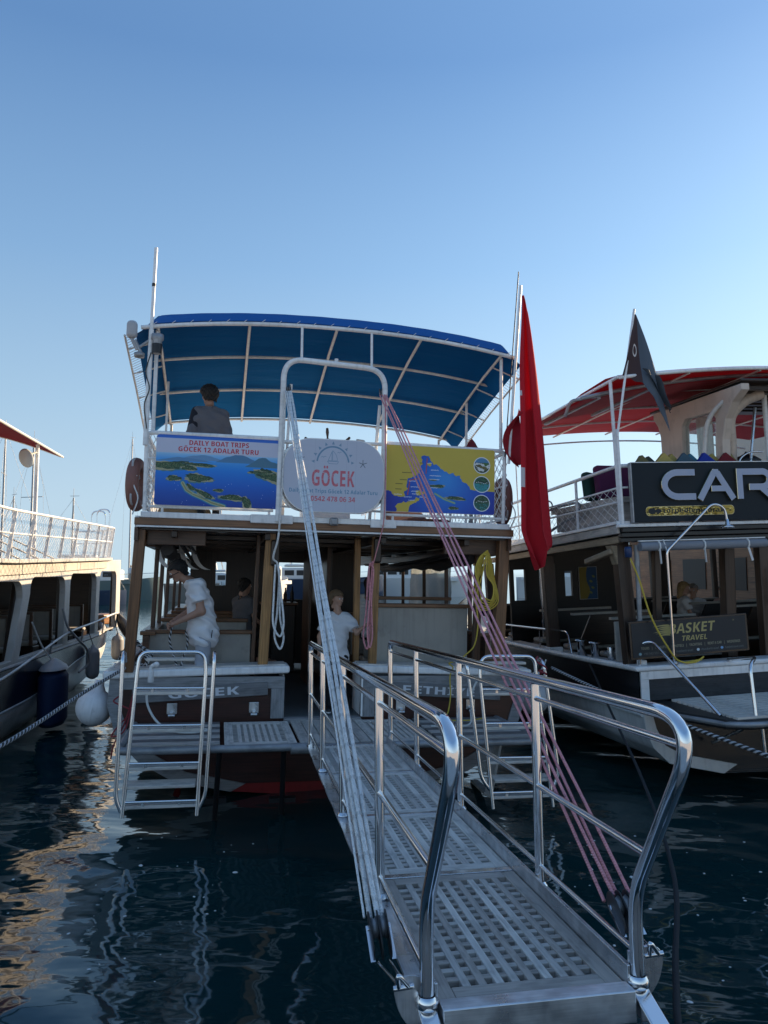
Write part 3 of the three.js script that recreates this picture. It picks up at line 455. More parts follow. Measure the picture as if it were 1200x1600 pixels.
// ---- things carried by the boat
{
  const g = 'banners on the upper deck railing';
  // left banner
  const W = 1024, H = 608;
  const sea = (c, x0, y0, x1, y1, st) => { const q = c.createLinearGradient(x0, y0, x1, y1); st.forEach(([t, k]) => q.addColorStop(t, k)); return q; };
  const blob = (c, cx, cy, rx, ry, col, s, rot = 0, n = 46) => { c.beginPath(); for (let i = 0; i <= n; i++) { const a = i / n * 2 * Math.PI, r = 1 + .28 * (hash(i % n, 3, s) - .5) + .18 * Math.sin(a * 3 + s); const x = Math.cos(a) * rx * r, y = Math.sin(a) * ry * r; const X = cx + x * Math.cos(rot) - y * Math.sin(rot), Y = cy + x * Math.sin(rot) + y * Math.cos(rot); i ? c.lineTo(X, Y) : c.moveTo(X, Y); } c.closePath(); c.fillStyle = col; c.fill(); };
  const speck = (c, cx, cy, rx, ry, cols, n, s, rot = 0, sz = 7) => { for (let i = 0; i < n; i++) { const a = hash(i, 1, s) * 6.283, r = Math.sqrt(hash(i, 2, s)); const x = Math.cos(a) * rx * r, y = Math.sin(a) * ry * r; c.fillStyle = cols[Math.floor(hash(i, 4, s) * cols.length)]; c.fillRect(cx + x * Math.cos(rot) - y * Math.sin(rot), cy + x * Math.sin(rot) + y * Math.cos(rot), sz * (.4 + hash(i, 5, s)), sz * .7); } };
  const isl = (c, x, y, rx, ry, s, rot = 0) => { blob(c, x, y + ry * .25, rx * 1.06, ry * 1.05, '#4d7f86', s + 1, rot); blob(c, x, y + ry * .12, rx, ry, '#a9a583', s, rot); blob(c, x, y, rx * .96, ry * .85, '#24442f', s + 2, rot); speck(c, x, y, rx * .8, ry * .65, ['#1b3524', '#31573a', '#3f6644', '#6f7c55'], Math.round(rx * ry / 9), s + 3, rot); };
  const left = canvasTex(W, H, (c) => {
    c.fillStyle = '#c9cde0'; c.fillRect(0, 0, W, H); c.fillStyle = '#2a6fd0'; c.fillRect(0, 0, W, 30); c.fillStyle = '#1f5cc0'; c.fillRect(0, 0, W, 10);
    c.fillStyle = '#c01f34'; c.font = 'bold 57px sans-serif'; c.textAlign = 'center'; c.fillText('DAILY BOAT TRIPS', 505, 83); c.fillText('GÖCEK 12 ADALAR TURU', 505, 140);
    c.fillStyle = sea(c, 0, 156, 0, H, [[0, '#9fd0f2'], [.12, '#4fa6ec'], [.3, '#0f86e4'], [.6, '#0465cc'], [1, '#033e9c']]); c.fillRect(0, 156, W, H);
    const hill = (y, h, col, s, x0 = 0, x1 = W) => { c.beginPath(); c.moveTo(x0, y); for (let x = x0; x <= x1; x += 8) { const t = (x - x0) / (x1 - x0); c.lineTo(x, y - h * Math.sin(Math.PI * Math.min(1, t)) * (.35 + .9 * fbm(x / W, .3, 6, 2, 4, s))); } c.lineTo(x1, y); c.fillStyle = col; c.fill(); };
    hill(212, 60, '#6a9ac4', 4, 180, 560); hill(220, 74, '#4f84ad', 7, 480, 860); hill(250, 100, '#4a7c96', 9, 720, 1060); hill(225, 40, '#5b8db8', 12, 0, 460);
    isl(c, 110, 262, 190, 36, 21, -.05); isl(c, 360, 250, 120, 15, 22, .05); isl(c, 270, 282, 62, 20, 23); isl(c, 930, 318, 120, 48, 24, .35); isl(c, 845, 292, 100, 12, 25);
    isl(c, 150, 372, 56, 24, 31); isl(c, 345, 362, 104, 36, 32, .06);
    c.lineCap = 'round'; const spine = [[222, 412], [255, 470], [310, 505], [385, 535], [460, 572], [560, 600]]; for (let p = 0; p < 3; p++) { c.beginPath(); spine.forEach(([x, y], i) => (i ? c.lineTo(x, y) : c.moveTo(x, y))); c.strokeStyle = ['#2a8aa8', '#b7b58e', '#8b9468'][p]; c.lineWidth = [44, 26, 12][p]; c.stroke(); }
    isl(c, 290, 446, 44, 18, 33, .6); isl(c, 400, 500, 80, 24, 34, .45); isl(c, 512, 462, 40, 14, 35); isl(c, 625, 520, 100, 26, 36, .06); isl(c, 745, 560, 34, 60, 37, -.4);
    c.fillStyle = '#eef4fa'; for (let i = 0; i < 26; i++) c.fillRect(150 + 850 * hash(i, 7, 3), 380 + 220 * hash(i, 8, 3), 5, 3);
  });
  const bannerM = (n, tx) => mat(n, [.92, .92, .94], .42, { map: tx, bump: T.wrinkle, bs: .003 });
  const mk = (label, x0, x1, y0, y1, r, mt, tilt) => {
    const t = thing('banner', label, 'banner', FM, [(x0 + x1) / 2, y0, .05], g), s = rrect(x0, x1, y0, y1, r);
    const b = part(t, 'panel', put(plate(s, .012), [0, 0, .042]), m.whiteTube);
    const f = new THREE.ShapeGeometry(rrect(x0 + .004, x1 - .004, y0 + .004, y1 - .004, r), 8), p = f.attributes.position, u = f.attributes.uv; for (let i = 0; i < p.count; i++) u.setXY(i, (p.getX(i) - x0) / (x1 - x0), (p.getY(i) - y0) / (y1 - y0));
    part(t, 'print', put(clean(f), [0, 0, .0575]), mt); return t;
  };
  mk('blue banner reading DAILY BOAT TRIPS over an aerial view of islands', -2.25, -.72, 3.57, 4.45, .04, bannerM('print_left', left));
  const right = canvasTex(1024, 608, (c) => {
    c.fillStyle = '#cdb545'; c.fillRect(0, 0, 1024, 608);
    const q = c.createRadialGradient(560, 300, 40, 560, 380, 520); q.addColorStop(0, '#2f8fe0'); q.addColorStop(.45, '#1160c8'); q.addColorStop(1, '#0a2a9c'); c.fillStyle = q;
    const co = [[0, 440], [30, 420], [70, 425], [95, 455], [150, 470], [200, 455], [190, 420], [225, 400], [215, 350], [240, 300], [290, 290], [320, 250], [340, 180], [350, 130], [340, 100], [370, 84], [410, 90], [425, 130], [455, 170], [500, 175], [520, 205], [575, 225], [600, 245], [640, 232], [660, 262], [700, 258], [715, 300], [765, 330], [790, 372], [820, 385], [1024, 392], [1024, 608], [230, 608], [238, 560], [270, 530], [300, 520], [330, 480], [300, 470], [270, 500], [215, 520], [150, 530], [110, 560], [118, 608], [0, 608]];
    let cs = co; for (let p = 0; p < 3; p++) { const n = []; cs.forEach(([x, y], i) => { n.push([x, y]); const [X, Y] = cs[(i + 1) % cs.length], l = Math.hypot(X - x, Y - y); if (x > 0 && X > 0 && x < 1000 && X < 1000 && y < 600) n.push([(x + X) / 2 + (hash(i, p, 5) - .5) * l * .45, (y + Y) / 2 + (hash(i, p, 6) - .5) * l * .45]); }); cs = n; } c.beginPath(); cs.forEach(([x, y], i) => (i ? c.lineTo(x, y) : c.moveTo(x, y))); c.closePath(); c.fill();
    c.fillStyle = '#cdb545'; blob(c, 415, 165, 22, 16, '#cdb545', 4); blob(c, 330, 430, 40, 22, '#cdb545', 8); blob(c, 380, 540, 0, 0, '#cdb545', 9);
    isl(c, 490, 360, 66, 14, 41); isl(c, 450, 305, 34, 8, 42); c.lineCap = 'round'; for (const [w, k] of [[22, '#3d9fb4'], [10, '#a7ad7c']]) { c.beginPath(); c.moveTo(470, 430); c.lineTo(560, 480); c.lineTo(650, 510); c.strokeStyle = k; c.lineWidth = w; c.stroke(); } isl(c, 660, 465, 90, 16, 43, .05); isl(c, 640, 555, 44, 14, 44);
    c.strokeStyle = '#b4484e'; c.lineWidth = 9; c.beginPath(); c.moveTo(395, 110); c.lineTo(385, 250); c.moveTo(318, 300); c.lineTo(240, 318); c.lineTo(222, 450); c.moveTo(350, 440); c.lineTo(335, 330); c.stroke();
    c.fillStyle = '#e2e8f2'; for (const [x, y, w] of [[395, 150, 42], [430, 210, 70], [420, 262, 100], [420, 296, 90], [430, 372, 60], [230, 320, 70], [250, 372, 70], [255, 412, 60], [262, 436, 60], [100, 445, 70], [190, 466, 70], [330, 462, 60], [230, 495, 50]]) { for (let i = 0; i < w; i += 7) c.fillRect(x + i, y + 3 * hash(i, x, 2), 5, 9 - 3 * hash(i, y, 1)); }
    c.fillStyle = '#5a5326'; for (const [x, y, w] of [[170, 246, 100], [150, 312, 60], [112, 350, 60], [112, 398, 56], [330, 152, 30]]) for (let i = 0; i < w; i += 8) c.fillRect(x + i, y, 6, 8);
    for (const [k, y] of [[0, 150], [1, 326], [2, 500]]) { c.save(); c.beginPath(); c.arc(902, y, 78, 0, 7); c.fillStyle = '#e6eaee'; c.fill(); c.beginPath(); c.arc(902, y, 70, 0, 7); c.clip(); c.fillStyle = ['#3a4a36', '#2c8f94', '#1d5c50'][k]; c.fillRect(820, y - 80, 170, 170); if (k === 0) { c.fillStyle = '#4a86b0'; c.fillRect(820, y - 80, 170, 55); blob(c, 900, y + 12, 66, 36, '#d8dcd8', 3, .1); blob(c, 880, y + 8, 34, 14, '#55502e', 6, .3); blob(c, 920, y + 22, 36, 14, '#6b6433', 5, .3); blob(c, 940, y - 12, 20, 16, '#3f6a35', 9); } else { c.fillStyle = '#17392a'; c.fillRect(820, y - 80, 170, 72); speck(c, 902, y - 36, 78, 40, ['#2c5a3c', '#21482f', '#3d6d4a'], 120, 50 + k, 0, 9); speck(c, 902, y + 40, 70, 36, ['#37a2a4', '#2a7f86', '#236a62'], 60, 60 + k, 0, 9); c.fillStyle = '#dfe6e6'; for (let i = 0; i < 7; i++) c.fillRect(850 + i * 16, y - 10 - 14 * hash(i, k, 3), 8, 7); } c.restore(); }
  });
  mk('yellow and blue map banner with three round pictures on the railing', .60, 2.13, 3.60, 4.48, .03, bannerM('print_right', right));
  // oval name sign
  const oval = canvasTex(1024, 704, (c) => {
    c.fillStyle = '#c3c9d8'; c.fillRect(0, 0, 1024, 704);
    c.strokeStyle = '#6f96b4'; c.fillStyle = '#7d9db8'; c.lineWidth = 16; c.beginPath(); c.arc(496, 232, 160, Math.PI * 1.03, Math.PI * 1.97); c.stroke();
    for (let i = 0; i < 9; i++) { const a = Math.PI * (1.02 + .96 * i / 8), x = 496 + 200 * Math.cos(a), y = 232 + 196 * Math.sin(a); c.save(); c.translate(x, y); c.rotate(a + Math.PI / 2); c.beginPath(); c.moveTo(-15, 14); c.lineTo(15, 14); c.lineTo(0, -18); c.fill(); c.restore(); }
    c.lineWidth = 4; c.beginPath(); c.moveTo(440, 214); c.lineTo(456, 236); c.lineTo(540, 236); c.lineTo(552, 214); c.closePath(); c.stroke(); c.beginPath(); c.moveTo(492, 208); c.lineTo(492, 110); c.quadraticCurveTo(540, 150, 540, 206); c.closePath(); c.stroke(); c.beginPath(); c.moveTo(484, 208); c.lineTo(484, 120); c.lineTo(448, 206); c.closePath(); c.stroke();
    for (const [x, y, q] of [[400, 178, 1], [560, 130, .8]]) { c.beginPath(); c.moveTo(x - 26 * q, y); c.quadraticCurveTo(x - 8, y - 14, x, y); c.quadraticCurveTo(x + 14, y - 16, x + 26 * q, y - 8); c.stroke(); }
    c.strokeStyle = '#4a5a6e'; c.lineWidth = 6; for (const [x, y] of [[802, 226], [170, 196]]) for (let i = 0; i < 5; i++) { const a = -Math.PI / 2 + i * 1.2566; c.beginPath(); c.moveTo(x, y); c.lineTo(x + 42 * Math.cos(a), y + 42 * Math.sin(a)); c.stroke(); }
    c.textAlign = 'center'; c.fillStyle = '#d06a78'; c.save(); c.translate(500, 452); c.scale(.78, 1.25); c.font = 'bold 170px sans-serif'; c.fillText('GÖCEK', 0, 0); c.restore();
    c.fillStyle = '#c3c9d8'; for (let i = 0; i < 60; i++) { c.fillRect(230 + 560 * hash(i, 1, 9), 300 + 160 * hash(i, 2, 9), 60 * hash(i, 3, 9), 2.5); }
    c.fillStyle = '#6a97b6'; c.font = 'bold 52px sans-serif'; c.fillText('Daily Boat Trips Göcek 12 Adalar Turu', 512, 520, 900); c.fillStyle = '#cf6472'; c.font = 'bold 66px sans-serif'; c.fillText('0542 478 06 34', 506, 598, 620);
    c.strokeStyle = '#aab2c6'; c.lineWidth = 2; for (const x of [318, 640, 736]) { c.beginPath(); c.moveTo(x, 0); c.lineTo(x - 10, 704); c.stroke(); }
  });
  const t = thing('name_sign', 'white rounded sign reading GÖCEK hung between the arch legs', 'sign', FM, [-.06, 3.57, .1]), S = rrect(-.70, .60, 3.55, 4.49, .36);
  part(t, 'rim', put(plate(rrect(-.77, .66, 3.56, 4.46, .38), .03, .006), [0, 0, -.03]), m.steelDull);
  part(t, 'panel', put(plate(S, .016, .004), [0, 0, .105]), m.whiteTube);
  const f = new THREE.ShapeGeometry(rrect(-.692, .592, 3.558, 4.482, .354), 12), p = f.attributes.position, u = f.attributes.uv; for (let i = 0; i < p.count; i++) u.setXY(i, (p.getX(i) + .7) / 1.3, (p.getY(i) - 3.55) / .94);
  part(t, 'print', put(clean(f), [0, 0, .1235]), bannerM('print_oval', oval));
  // name boards on the transom
  for (const [s, txt, x0, x1, y0, y1, label] of [[-1, 'GÖCEK', -2.43, -.775, 1.22, 1.305, 'grey wooden name board reading GÖCEK on the left half of the stern'], [1, 'FETHİYE', .72, 2.36, 1.30, 1.20, 'grey wooden name board reading FETHİYE on the right half of the stern']]) {
    const n = thing('name_board', label, 'name board', FM, [(x0 + x1) / 2, y0 - .08, -.31], 'name boards on the stern'), ang = Math.atan2(y1 - y0, x1 - x0), len = x1 - x0, at = [(x0 + x1) / 2, (y0 + y1) / 2, 0];
    part(n, 'board', box(len, .165, .028, [at[0], at[1], -.296], [0, 0, ang], .006), m.boardWood);
    const tx = canvasTex(1024, 128, (c) => { c.fillStyle = '#000'; c.fillRect(0, 0, 1024, 128); c.fillStyle = '#fff'; c.textAlign = 'center'; c.save(); c.translate(s < 0 ? 530 : 480, 104); c.scale(1.5, 1); c.font = 'bold 112px sans-serif'; c.fillText(txt, 0, 0); c.restore(); }); tx.colorSpace = THREE.NoColorSpace;
    part(n, 'lettering', face(len * .98, .16, [at[0], at[1], -.2785], [0, 0, ang]), mat('letter_paint_' + txt.slice(0, 3), [.62, .64, .68], .5, { alphaMap: tx, transparent: true, alphaTest: .4 }));
  }
}
{ // swim ladders at both corners of the platform
  const ladder = (label, top, bot, oT, oB, g) => {
    const z = 1.26, t = thing('swim_ladder', label, 'ladder', FM, [(bot[0] + bot[1]) / 2, bot[2], z], g), w = (q, k) => lerp(top[k], bot[k], q), Y = (q) => lerp(top[2], bot[2], q);
    part(t, 'frame', pipe(rounded([[bot[0], bot[2], z + .08], [top[0], top[2] - .16, z], [top[0] + .02, top[2] + .05, z - .01], [top[1] - .02, top[2] + .05, z - .01], [top[1], top[2] - .16, z], [bot[1], bot[2] - .005, z + .08]], [0, .05, .16, .16, .05, 0]), .021, 12), m.satin);
    const ys = [top[2] - .32, top[2] - .70, top[2] - 1.08, top[2] - 1.46];
    for (const y of ys) { const q = (top[2] - y) / (top[2] - bot[2]); part(t, 'rung', [rod([w(q, 0), y, z + .08 * q], [w(q, 1), y - .005, z + .08 * q], .014, 10), ...[.25, .75].map((k) => box(.03, .05, .03, [lerp(w(q, 0), w(q, 1), k), y - .02, z + .08 * q - .01]))], m.satin); part(t, 'tread', box(w(q, 1) - w(q, 0) - .03, .035, .13, [(w(q, 0) + w(q, 1)) / 2, y - .055, z + .08 * q - .06], [0, 0, 0], .008), m.greyWoodPale); }
    part(t, 'tread', box(top[1] - top[0] - .2, .03, .11, [(top[0] + top[1]) / 2 - .02, top[2] - .03, z - .06], [0, 0, 0], .008), m.greyWoodPale);
    part(t, 'tread', box(bot[1] - bot[0] - .05, .035, .15, [(bot[0] + bot[1]) / 2, bot[2] + .30, z - .02], [.2, 0, 0], .008), m.greyWoodPale);
    for (const k of [0, 1]) part(t, 'handrail', pipe(rounded([[oT[k], oT[2] - .12, z - .22], [oT[k], oT[2] + .0, z - .12], [oT[k], oT[2] - .06, z + .0], [oB[k], oB[2], z + .06], [lerp(oB[k], bot[k], .8), oB[2] - .14, z + .05]], [0, .06, .06, .1, 0]), .021, 12), m.satin);
  };
  ladder('left steel swim ladder with wooden treads, hung below the GÖCEK name board', [-2.235, -1.535, 1.86], [-2.31, -1.57, .25], [-2.385, -1.45, 1.91], [-2.385, -1.49, .44], 'swim ladders on the platform');
  ladder('right steel swim ladder with wooden treads, behind the pink tackle', [1.525, 2.215, 1.81], [1.67, 2.39, .18], [1.37, 2.31, 1.83], [1.53, 2.47, .52], 'swim ladders on the platform');
}
// ---- the black boat on the right
{
  const B = thing('excursion_boat', 'black two-deck excursion boat on the right with red canopy and CAR sign', 'boat', FR, [2.6, 0, 0]);
  const C = 2.6, st = [[0, 1], [-3, 1.03], [-6, 1.03], [-9, .93], [-12, .7], [-14.5, .36], [-15.6, .05]], top = [[2.6, 1.5], [2.6, .95]], low = [[2.6, .95], [2.57, .74], [2.48, .52], [2.27, .31], [1.5, .12], [0, .04]];
  const side = (o, dy = .45) => sheet(10, 40, (u, v) => { const s = v < .5 ? -1 : 1, q = v < .5 ? v * 2 : 2 - 2 * v, k = q * (o.length - 1), i = Math.min(o.length - 2, Math.floor(k)), f = k - i, zt = u * (st.length - 1), j = Math.min(st.length - 2, Math.floor(zt)), g = zt - j; return [C + s * lerp(o[i][0], o[i + 1][0], f) * lerp(st[j][1], st[j + 1][1], g), lerp(o[i][1], o[i + 1][1], f) - .03 * u + dy * Math.pow(u, 4), lerp(st[j][0], st[j + 1][0], g)]; }, .03, [15, 1.2]);
  const half = (s) => sheet(14, 6, (u, v) => { const zt = u * (st.length - 1), j = Math.min(st.length - 2, Math.floor(zt)), g = zt - j; return [C + s * 2.6 * lerp(st[j][1], st[j + 1][1], g), lerp(.95, 1.5, v) - .3 * u * (1 - u) + .45 * Math.pow(u, 4), lerp(st[j][0], st[j + 1][0], g)]; }, .03, [15, .6]);
  part(B, 'topsides', half(-1), m.blackHull); part(B, 'topsides', half(1), m.blackHull);
  part(B, 'lower_hull', side(low), m.whiteHull);
  part(B, 'rub_rail', pipe(Array.from({ length: 15 }, (_, i) => { const zt = i / 14 * 5, j = Math.min(4, Math.floor(zt)), g = zt - j; return [C - 2.61 * lerp(st[j][1], st[j + 1][1], g), .95 - .05 * i / 14, lerp(st[j][0], st[j + 1][0], g)]; }), .028, 8), m.whiteHull);
  const o = low.map(([x, y]) => [C - x, y]), i2 = low.map(([x, y], i) => [C - x + .12 + .02 * i, y + (i > 2 ? .1 : .02)]).reverse();
  part(B, 'transom', put(plate([[0, 1.5], ...o, ...low.slice().reverse().map(([x, y]) => [C + x, y]), [5.2, 1.5]], .05), [0, 0, -.06]), m.blackHull);
  part(B, 'transom_frame', put(plate([...o.slice(0, 5), ...i2.slice(1)], .03, .004), [0, 0, -.008]), m.whiteHull);
  part(B, 'transom_frame', [span(-.01, .105, .97, 1.40, -.01, .022, .005)], m.white); part(B, 'transom_frame', span(-.01, 5.2, 1.40, 1.505, -.01, .026, .006), m.white);
  part(B, 'transom_panel', span(.105, 5.1, 1.13, 1.398, -.01, .012), mat('slate_panel', [.045, .05, .058], .7, { map: T.weather, bump: T.weather, bs: .004 }));
  part(B, 'cap_rail', [box(5.36, .07, .34, [2.6, 1.542, -.12], [0, 0, 0], .028)], m.white);
  const capR = (s) => grid(14, 2, (u, v) => [0, 0, 0]);
  for (const s of [-1, 1]) part(B, 'cap_rail', pipe(Array.from({ length: 13 }, (_, i) => { const u = i / 12, zt = u * 5, j = Math.min(4, Math.floor(zt)), g = zt - j; return [C + s * 2.6 * lerp(st[j][1], st[j + 1][1], g), 1.535 - .3 * u * .85 * (1 - u * .85), lerp(st[j][0], st[j + 1][0], g) - .1]; }), .045, 8), m.white);
  for (const s of [-1, 1]) part(B, 'side_deck', sheet(12, 1, (u, v) => [C + s * lerp(2.6, 2.25, v) * (u > .8 ? .8 : 1), 1.5 - .25 * u * (1 - u), -.1 - 10 * u], .03, [10, .3]), m.white);
  part(B, 'deck', span(.12, 5.08, .90, 1.0, -12, -.1), m.brown);
  // platform with slats
  const plat = part(B, 'swim_platform', [put(cubeUV(new THREE.ExtrudeGeometry(shape([[.03, -.02], [.03, .55], [.3, 1.32], [.55, 1.44], [4.6, 1.44], [5.1, .6], [5.1, -.02]]), { depth: .07, bevelEnabled: true, bevelSize: .02, bevelThickness: .02, bevelSegments: 2 })), [0, 1.085, 0], [Math.PI / 2, 0, 0])], m.black);
  part(plat, 'edge', [pipe(rounded([[.02, 1.055, .0], [.02, 1.055, .56], [.3, 1.055, 1.36], [.56, 1.055, 1.475], [4.7, 1.055, 1.475]], .12), .034, 8)], m.alu);
  const sl = box(1.5, .03, .092, [0, 0, 0], [0, 0, 0], .003);
  for (const [x0, n] of [[1.15, 11], [2.72, 11], [4.25, 10]]) for (let k = 0; k < n; k++) piece(plat, 'slat', sl, m.greyWoodPale, [x0 - (x0 < 1.2 ? .22 : 0) * 0, 1.118, .08 + k * .126]);
  for (const x of [1.93, 3.49]) part(plat, 'joist', span(x - .03, x + .03, 1.106, 1.124, .02, 1.4, .004), m.black);
  part(B, 'stay', [rod([.78, 1.06, 1.3], [.9, .55, .1], .022), rod([.72, 1.06, 1.36], [.74, .66, 1.36], .02), rod([.74, .7, 1.36], [1.6, .2, 1.2], .022)], m.steelDull);
  part(B, 'grab_rail', pipe(rounded([[.035, 1.56, -.06], [.04, 1.86, -.04], [.16, 1.90, .06], [.30, 1.13, 1.22]], [0, .1, .12, 0], 8), .021, 12), m.steel);
  part(B, 'grab_rail', pipe(rounded([[.66, 1.11, 1.35], [.68, 1.70, 1.28], [.86, 1.76, 1.15], [1.3, 1.58, -.02]], [0, .14, .14, 0], 8), .021, 12), m.steel);
  // upper deck and fascias
  part(B, 'upper_deck', [span(.02, 5.2, 3.36, 3.43, -11.5, -.05)], m.white);
  part(B, 'deck_edge', [bar([-.10, 3.46, -.02], [-.10, 3.24, -6.6], .2, .045, .01)], m.white);
  part(B, 'fascia', [bar([-.16, 3.375, -.05], [-.16, 3.155, -6.6], .04, .115, .01)], m.greyWood, 'weathered upper board along the port side');
  part(B, 'fascia', [bar([-.10, 3.245, -.1], [-.10, 3.025, -6.6], .05, .10, .01)], mat('sun_bleached_wood', [.40, .32, .22], .6, { map: T.weather, bump: T.weather, bs: .003 }), 'bleached lower board along the port side');
  part(B, 'stern_lip', span(-.2, 5.3, 3.395, 3.44, -.05, .05, .01), m.white);
  for (const [y0, y1, z] of [[3.33, 3.39, .03], [3.265, 3.325, .0], [3.20, 3.26, -.04]]) part(B, 'stern_fascia', span(-.14, 5.2, y0, y1, -.12, z, .01), m.blackHull);
  part(B, 'ceiling', span(.0, 5.1, 3.20, 3.23, -10, -.15), m.gloss);
  const pst = (a, b, w, d, mt, l) => part(B, 'post', bar(a, b, w, d, .015), mt, l);
  const postM = mat('dark_brown_post', [.075, .04, .026], .4, { map: T.grain, bump: T.grain, bs: .001 });
  pst([.0, 3.22, -.35], [.06, 1.53, -.32], .19, .16, postM); pst([.03, 3.1, -2.95], [.08, 1.45, -2.95], .2, .16, postM); pst([.03, 3.0, -6], [.08, 1.4, -6], .18, .16, postM);
  part(B, 'post_head', [plate([[-.16, 3.10], [.14, 3.10], [.12, 3.02], [.09, 2.86], [-.08, 2.86], [-.12, 3.0]], .17, .01).translate(0, .06, -.44), bar([-.14, 3.09, -.3], [-.14, 2.96, -1.1], .08, .08, .02)], MATS.sun_bleached_wood);
  part(B, 'post_foot', box(.24, .09, .24, [.08, 1.52, -2.95], [0, 0, 0], .02), m.white); part(B, 'post_foot', box(.1, .09, .1, [.12, 1.59, -.16], [0, 0, 0], .01), m.white);
  part(B, 'awning_pole', rod([.12, 3.16, -.12], [.12, 1.6, -.16], .032, 12), m.alu);
  pst([.66, 3.2, -.55], [.62, 1.55, -.6], .1, .1, postM); pst([1.73, 3.2, -.5], [1.70, 1.55, -.55], .16, .16, postM); pst([2.13, 3.2, -.3], [2.12, 1.56, -.3], .16, .14, mat('reddish_post', [.11, .06, .04], .4, { map: T.grain }));
  pst([2.55, 3.2, -.9], [2.55, 1.1, -.9], .09, .09, postM);
  for (const s of [0, 1]) for (const z of [-2.2, -4.1, -5.8, -7.6]) pst([s ? 5.1 : .06, 3.15, z - (s ? 0 : 30)], [s ? 5.1 : .06, 1.4, z - (s ? 0 : 30)], .1, .1, m.dark);
  part(B, 'sill', span(5.05, 5.17, 1.95, 2.02, -9, -.4, .01), m.brown); part(B, 'bulwark', span(5.06, 5.14, 1.0, 1.95, -9, -.4), m.cream);
  part(B, 'roller_cover', [rod([.10, 3.135, .0], [1.98, 3.135, .0], .062, 16)], mat('grey_roller_cloth', [.22, .24, .28], .6, { bump: T.weave })); part(B, 'roller_track', span(.08, 1.96, 3.20, 3.215, -.01, .035, .003), m.whiteTube);
  for (const x of [.36, 1.02, 1.68]) part(B, 'roller_strap', [pipe([[x, 3.2, .03], [x, 3.16, .07], [x, 3.11, .07], [x, 3.07, .035]], .012, 6), bar([x, 3.08, .05], [x + (x > 1.5 ? .05 : .01), 2.9, .05], .008, .03)], m.whiteTube);
  // seats below deck
  for (let k = 0; k < 5; k++) { const z = -1.4 - k * 1.35; for (const [x0, x1] of [[.35, 1.75], [3.4, 4.9]]) { const b = part(B, 'bench', span(x0, x1, 1.05, 1.5, z - .5, z - .05, .02), m.dark); part(b, 'cushion', span(x0 + .02, x1, 1.5, 1.58, z - .5, z - .06, .03), m.cream); part(b, 'back_rest', [put(plate([[x0 + .1, 1.58], [x1, 1.58], [x1, 2.08], [x0 + .35, 2.08]], .05, .01), [0, 0, z - .05])], k % 2 ? m.dark : m.black); part(b, 'back_trim', span(x0, x1, 2.08, 2.12, z - .08, z + .02, .008), m.cream); } }
  part(B, 'stern_partition', [span(.1, 2.0, 1.55, 2.1, -.85, -.8, .01)], m.cream);
  part(B, 'bulkhead', put(plate((() => { const s = shape([[.2, 1], [2.75, 1], [2.75, 3.2], [.2, 3.2]]); for (const [a, b, c, d] of [[.28, .52, 2.25, 2.86], [1.08, 1.16, 2.2, 2.95], [1.36, 1.52, 2.3, 2.8]]) { const h = new THREE.Path(); h.moveTo(a, c); h.lineTo(b, c); h.lineTo(b, d); h.lineTo(a, d); h.closePath(); s.holes.push(h); } return s; })(), .08), [0, 0, -5.3]), m.nearBlack); part(B, 'bulkhead', span(4.6, 5, 1, 3.2, -7.6, -7.5), m.dark); part(B, 'chrome_pole', rod([.72, 1.1, -4.9], [.72, 3.1, -4.9], .035), m.steel);
  part(B, 'bitt', put(lathe([[.0, 0], [.055, 0], [.055, .2], [.085, .21], [.085, .235], [0, .235]], 16), [.10, 1.53, -1.95]), m.steel); part(B, 'bitt', [put(lathe([[.0, 0], [.055, 0], [.055, .2], [.085, .21], [.085, .235], [0, .235]], 16), [.12, 1.53, -1.52])], m.steel);
  part(B, 'cleat_post', [put(lathe([[0, 0], [.045, 0], [.045, .19], [0, .19]], 14), [.10, 1.54, -.98]), rod([0, 1.66, -.98], [.2, 1.66, -.98], .018)], m.steelDull);
  part(B, 'side_rail', pipe(rounded([[.1, 1.49, -2.28], [.1, 1.85, -2.42], [.1, 1.76, -6.5]], [0, .1, 0]), .02, 10), m.steel);
  for (const z of [-3.6, -5]) part(B, 'rail_post', rod([.1, 1.45, z], [.1, 1.83 - .02 * -z * .6, z], .014), m.steel);
  // upper deck railing with net
  const R = (pts, r = .02) => part(B, 'railing', pipe(rounded(pts, .1), r, 10), m.whiteTube);
  R([[.02, 4.22, -.02], [-.12, 4.22, -.06], [-.12, 4.12, -3], [-.12, 4.0, -6.5]], .026); R([[.0, 3.93, -.03], [-.12, 3.93, -.06], [-.12, 3.75, -6.5]], .014); R([[-.12, 3.74, -.1], [-.12, 3.60, -6.5]], .014);
  for (const z of [-.05, -1.35, -2.85, -4.4, -6]) part(B, 'rail_post', rod([-.12, 3.42 + z * .03, z], [-.12, 4.22 + z * .035, z], .022), m.whiteTube);
  part(B, 'safety_net', net((u, v) => [-.12, lerp(3.46, 3.93, v) - u * .18, -.1 - u * 5.6], 56, 8, .004), m.whiteTube);
  part(B, 'railing_loop', pipe(smooth([[-.05, 3.45, -2.7], [-.05, 3.6, -2.0], [-.05, 3.72, -1.45], [-.05, 3.83, -1.42], [-.05, 3.86, -1.9], [-.05, 3.82, -2.8]], 6), .022, 8), m.alu);
  part(B, 'deck_bench', [span(.0, 1.0, 3.76, 3.84, -2.6, -.35, .01), span(.05, .95, 3.46, 3.76, -2.5, -.4)], m.greyWood);
  for (let k = 0; k < 2; k++) part(B, 'side_box', span(.28, .32, 3.45, 3.72, -.7 - k * 1.0, -1.6 - k * 1.0, .01), m.cream);
  // canopy
  const cy = (x, z) => 5.43 + .16 * (1 - Math.pow(Math.abs(x - C) / C, 2)) + z * .018;
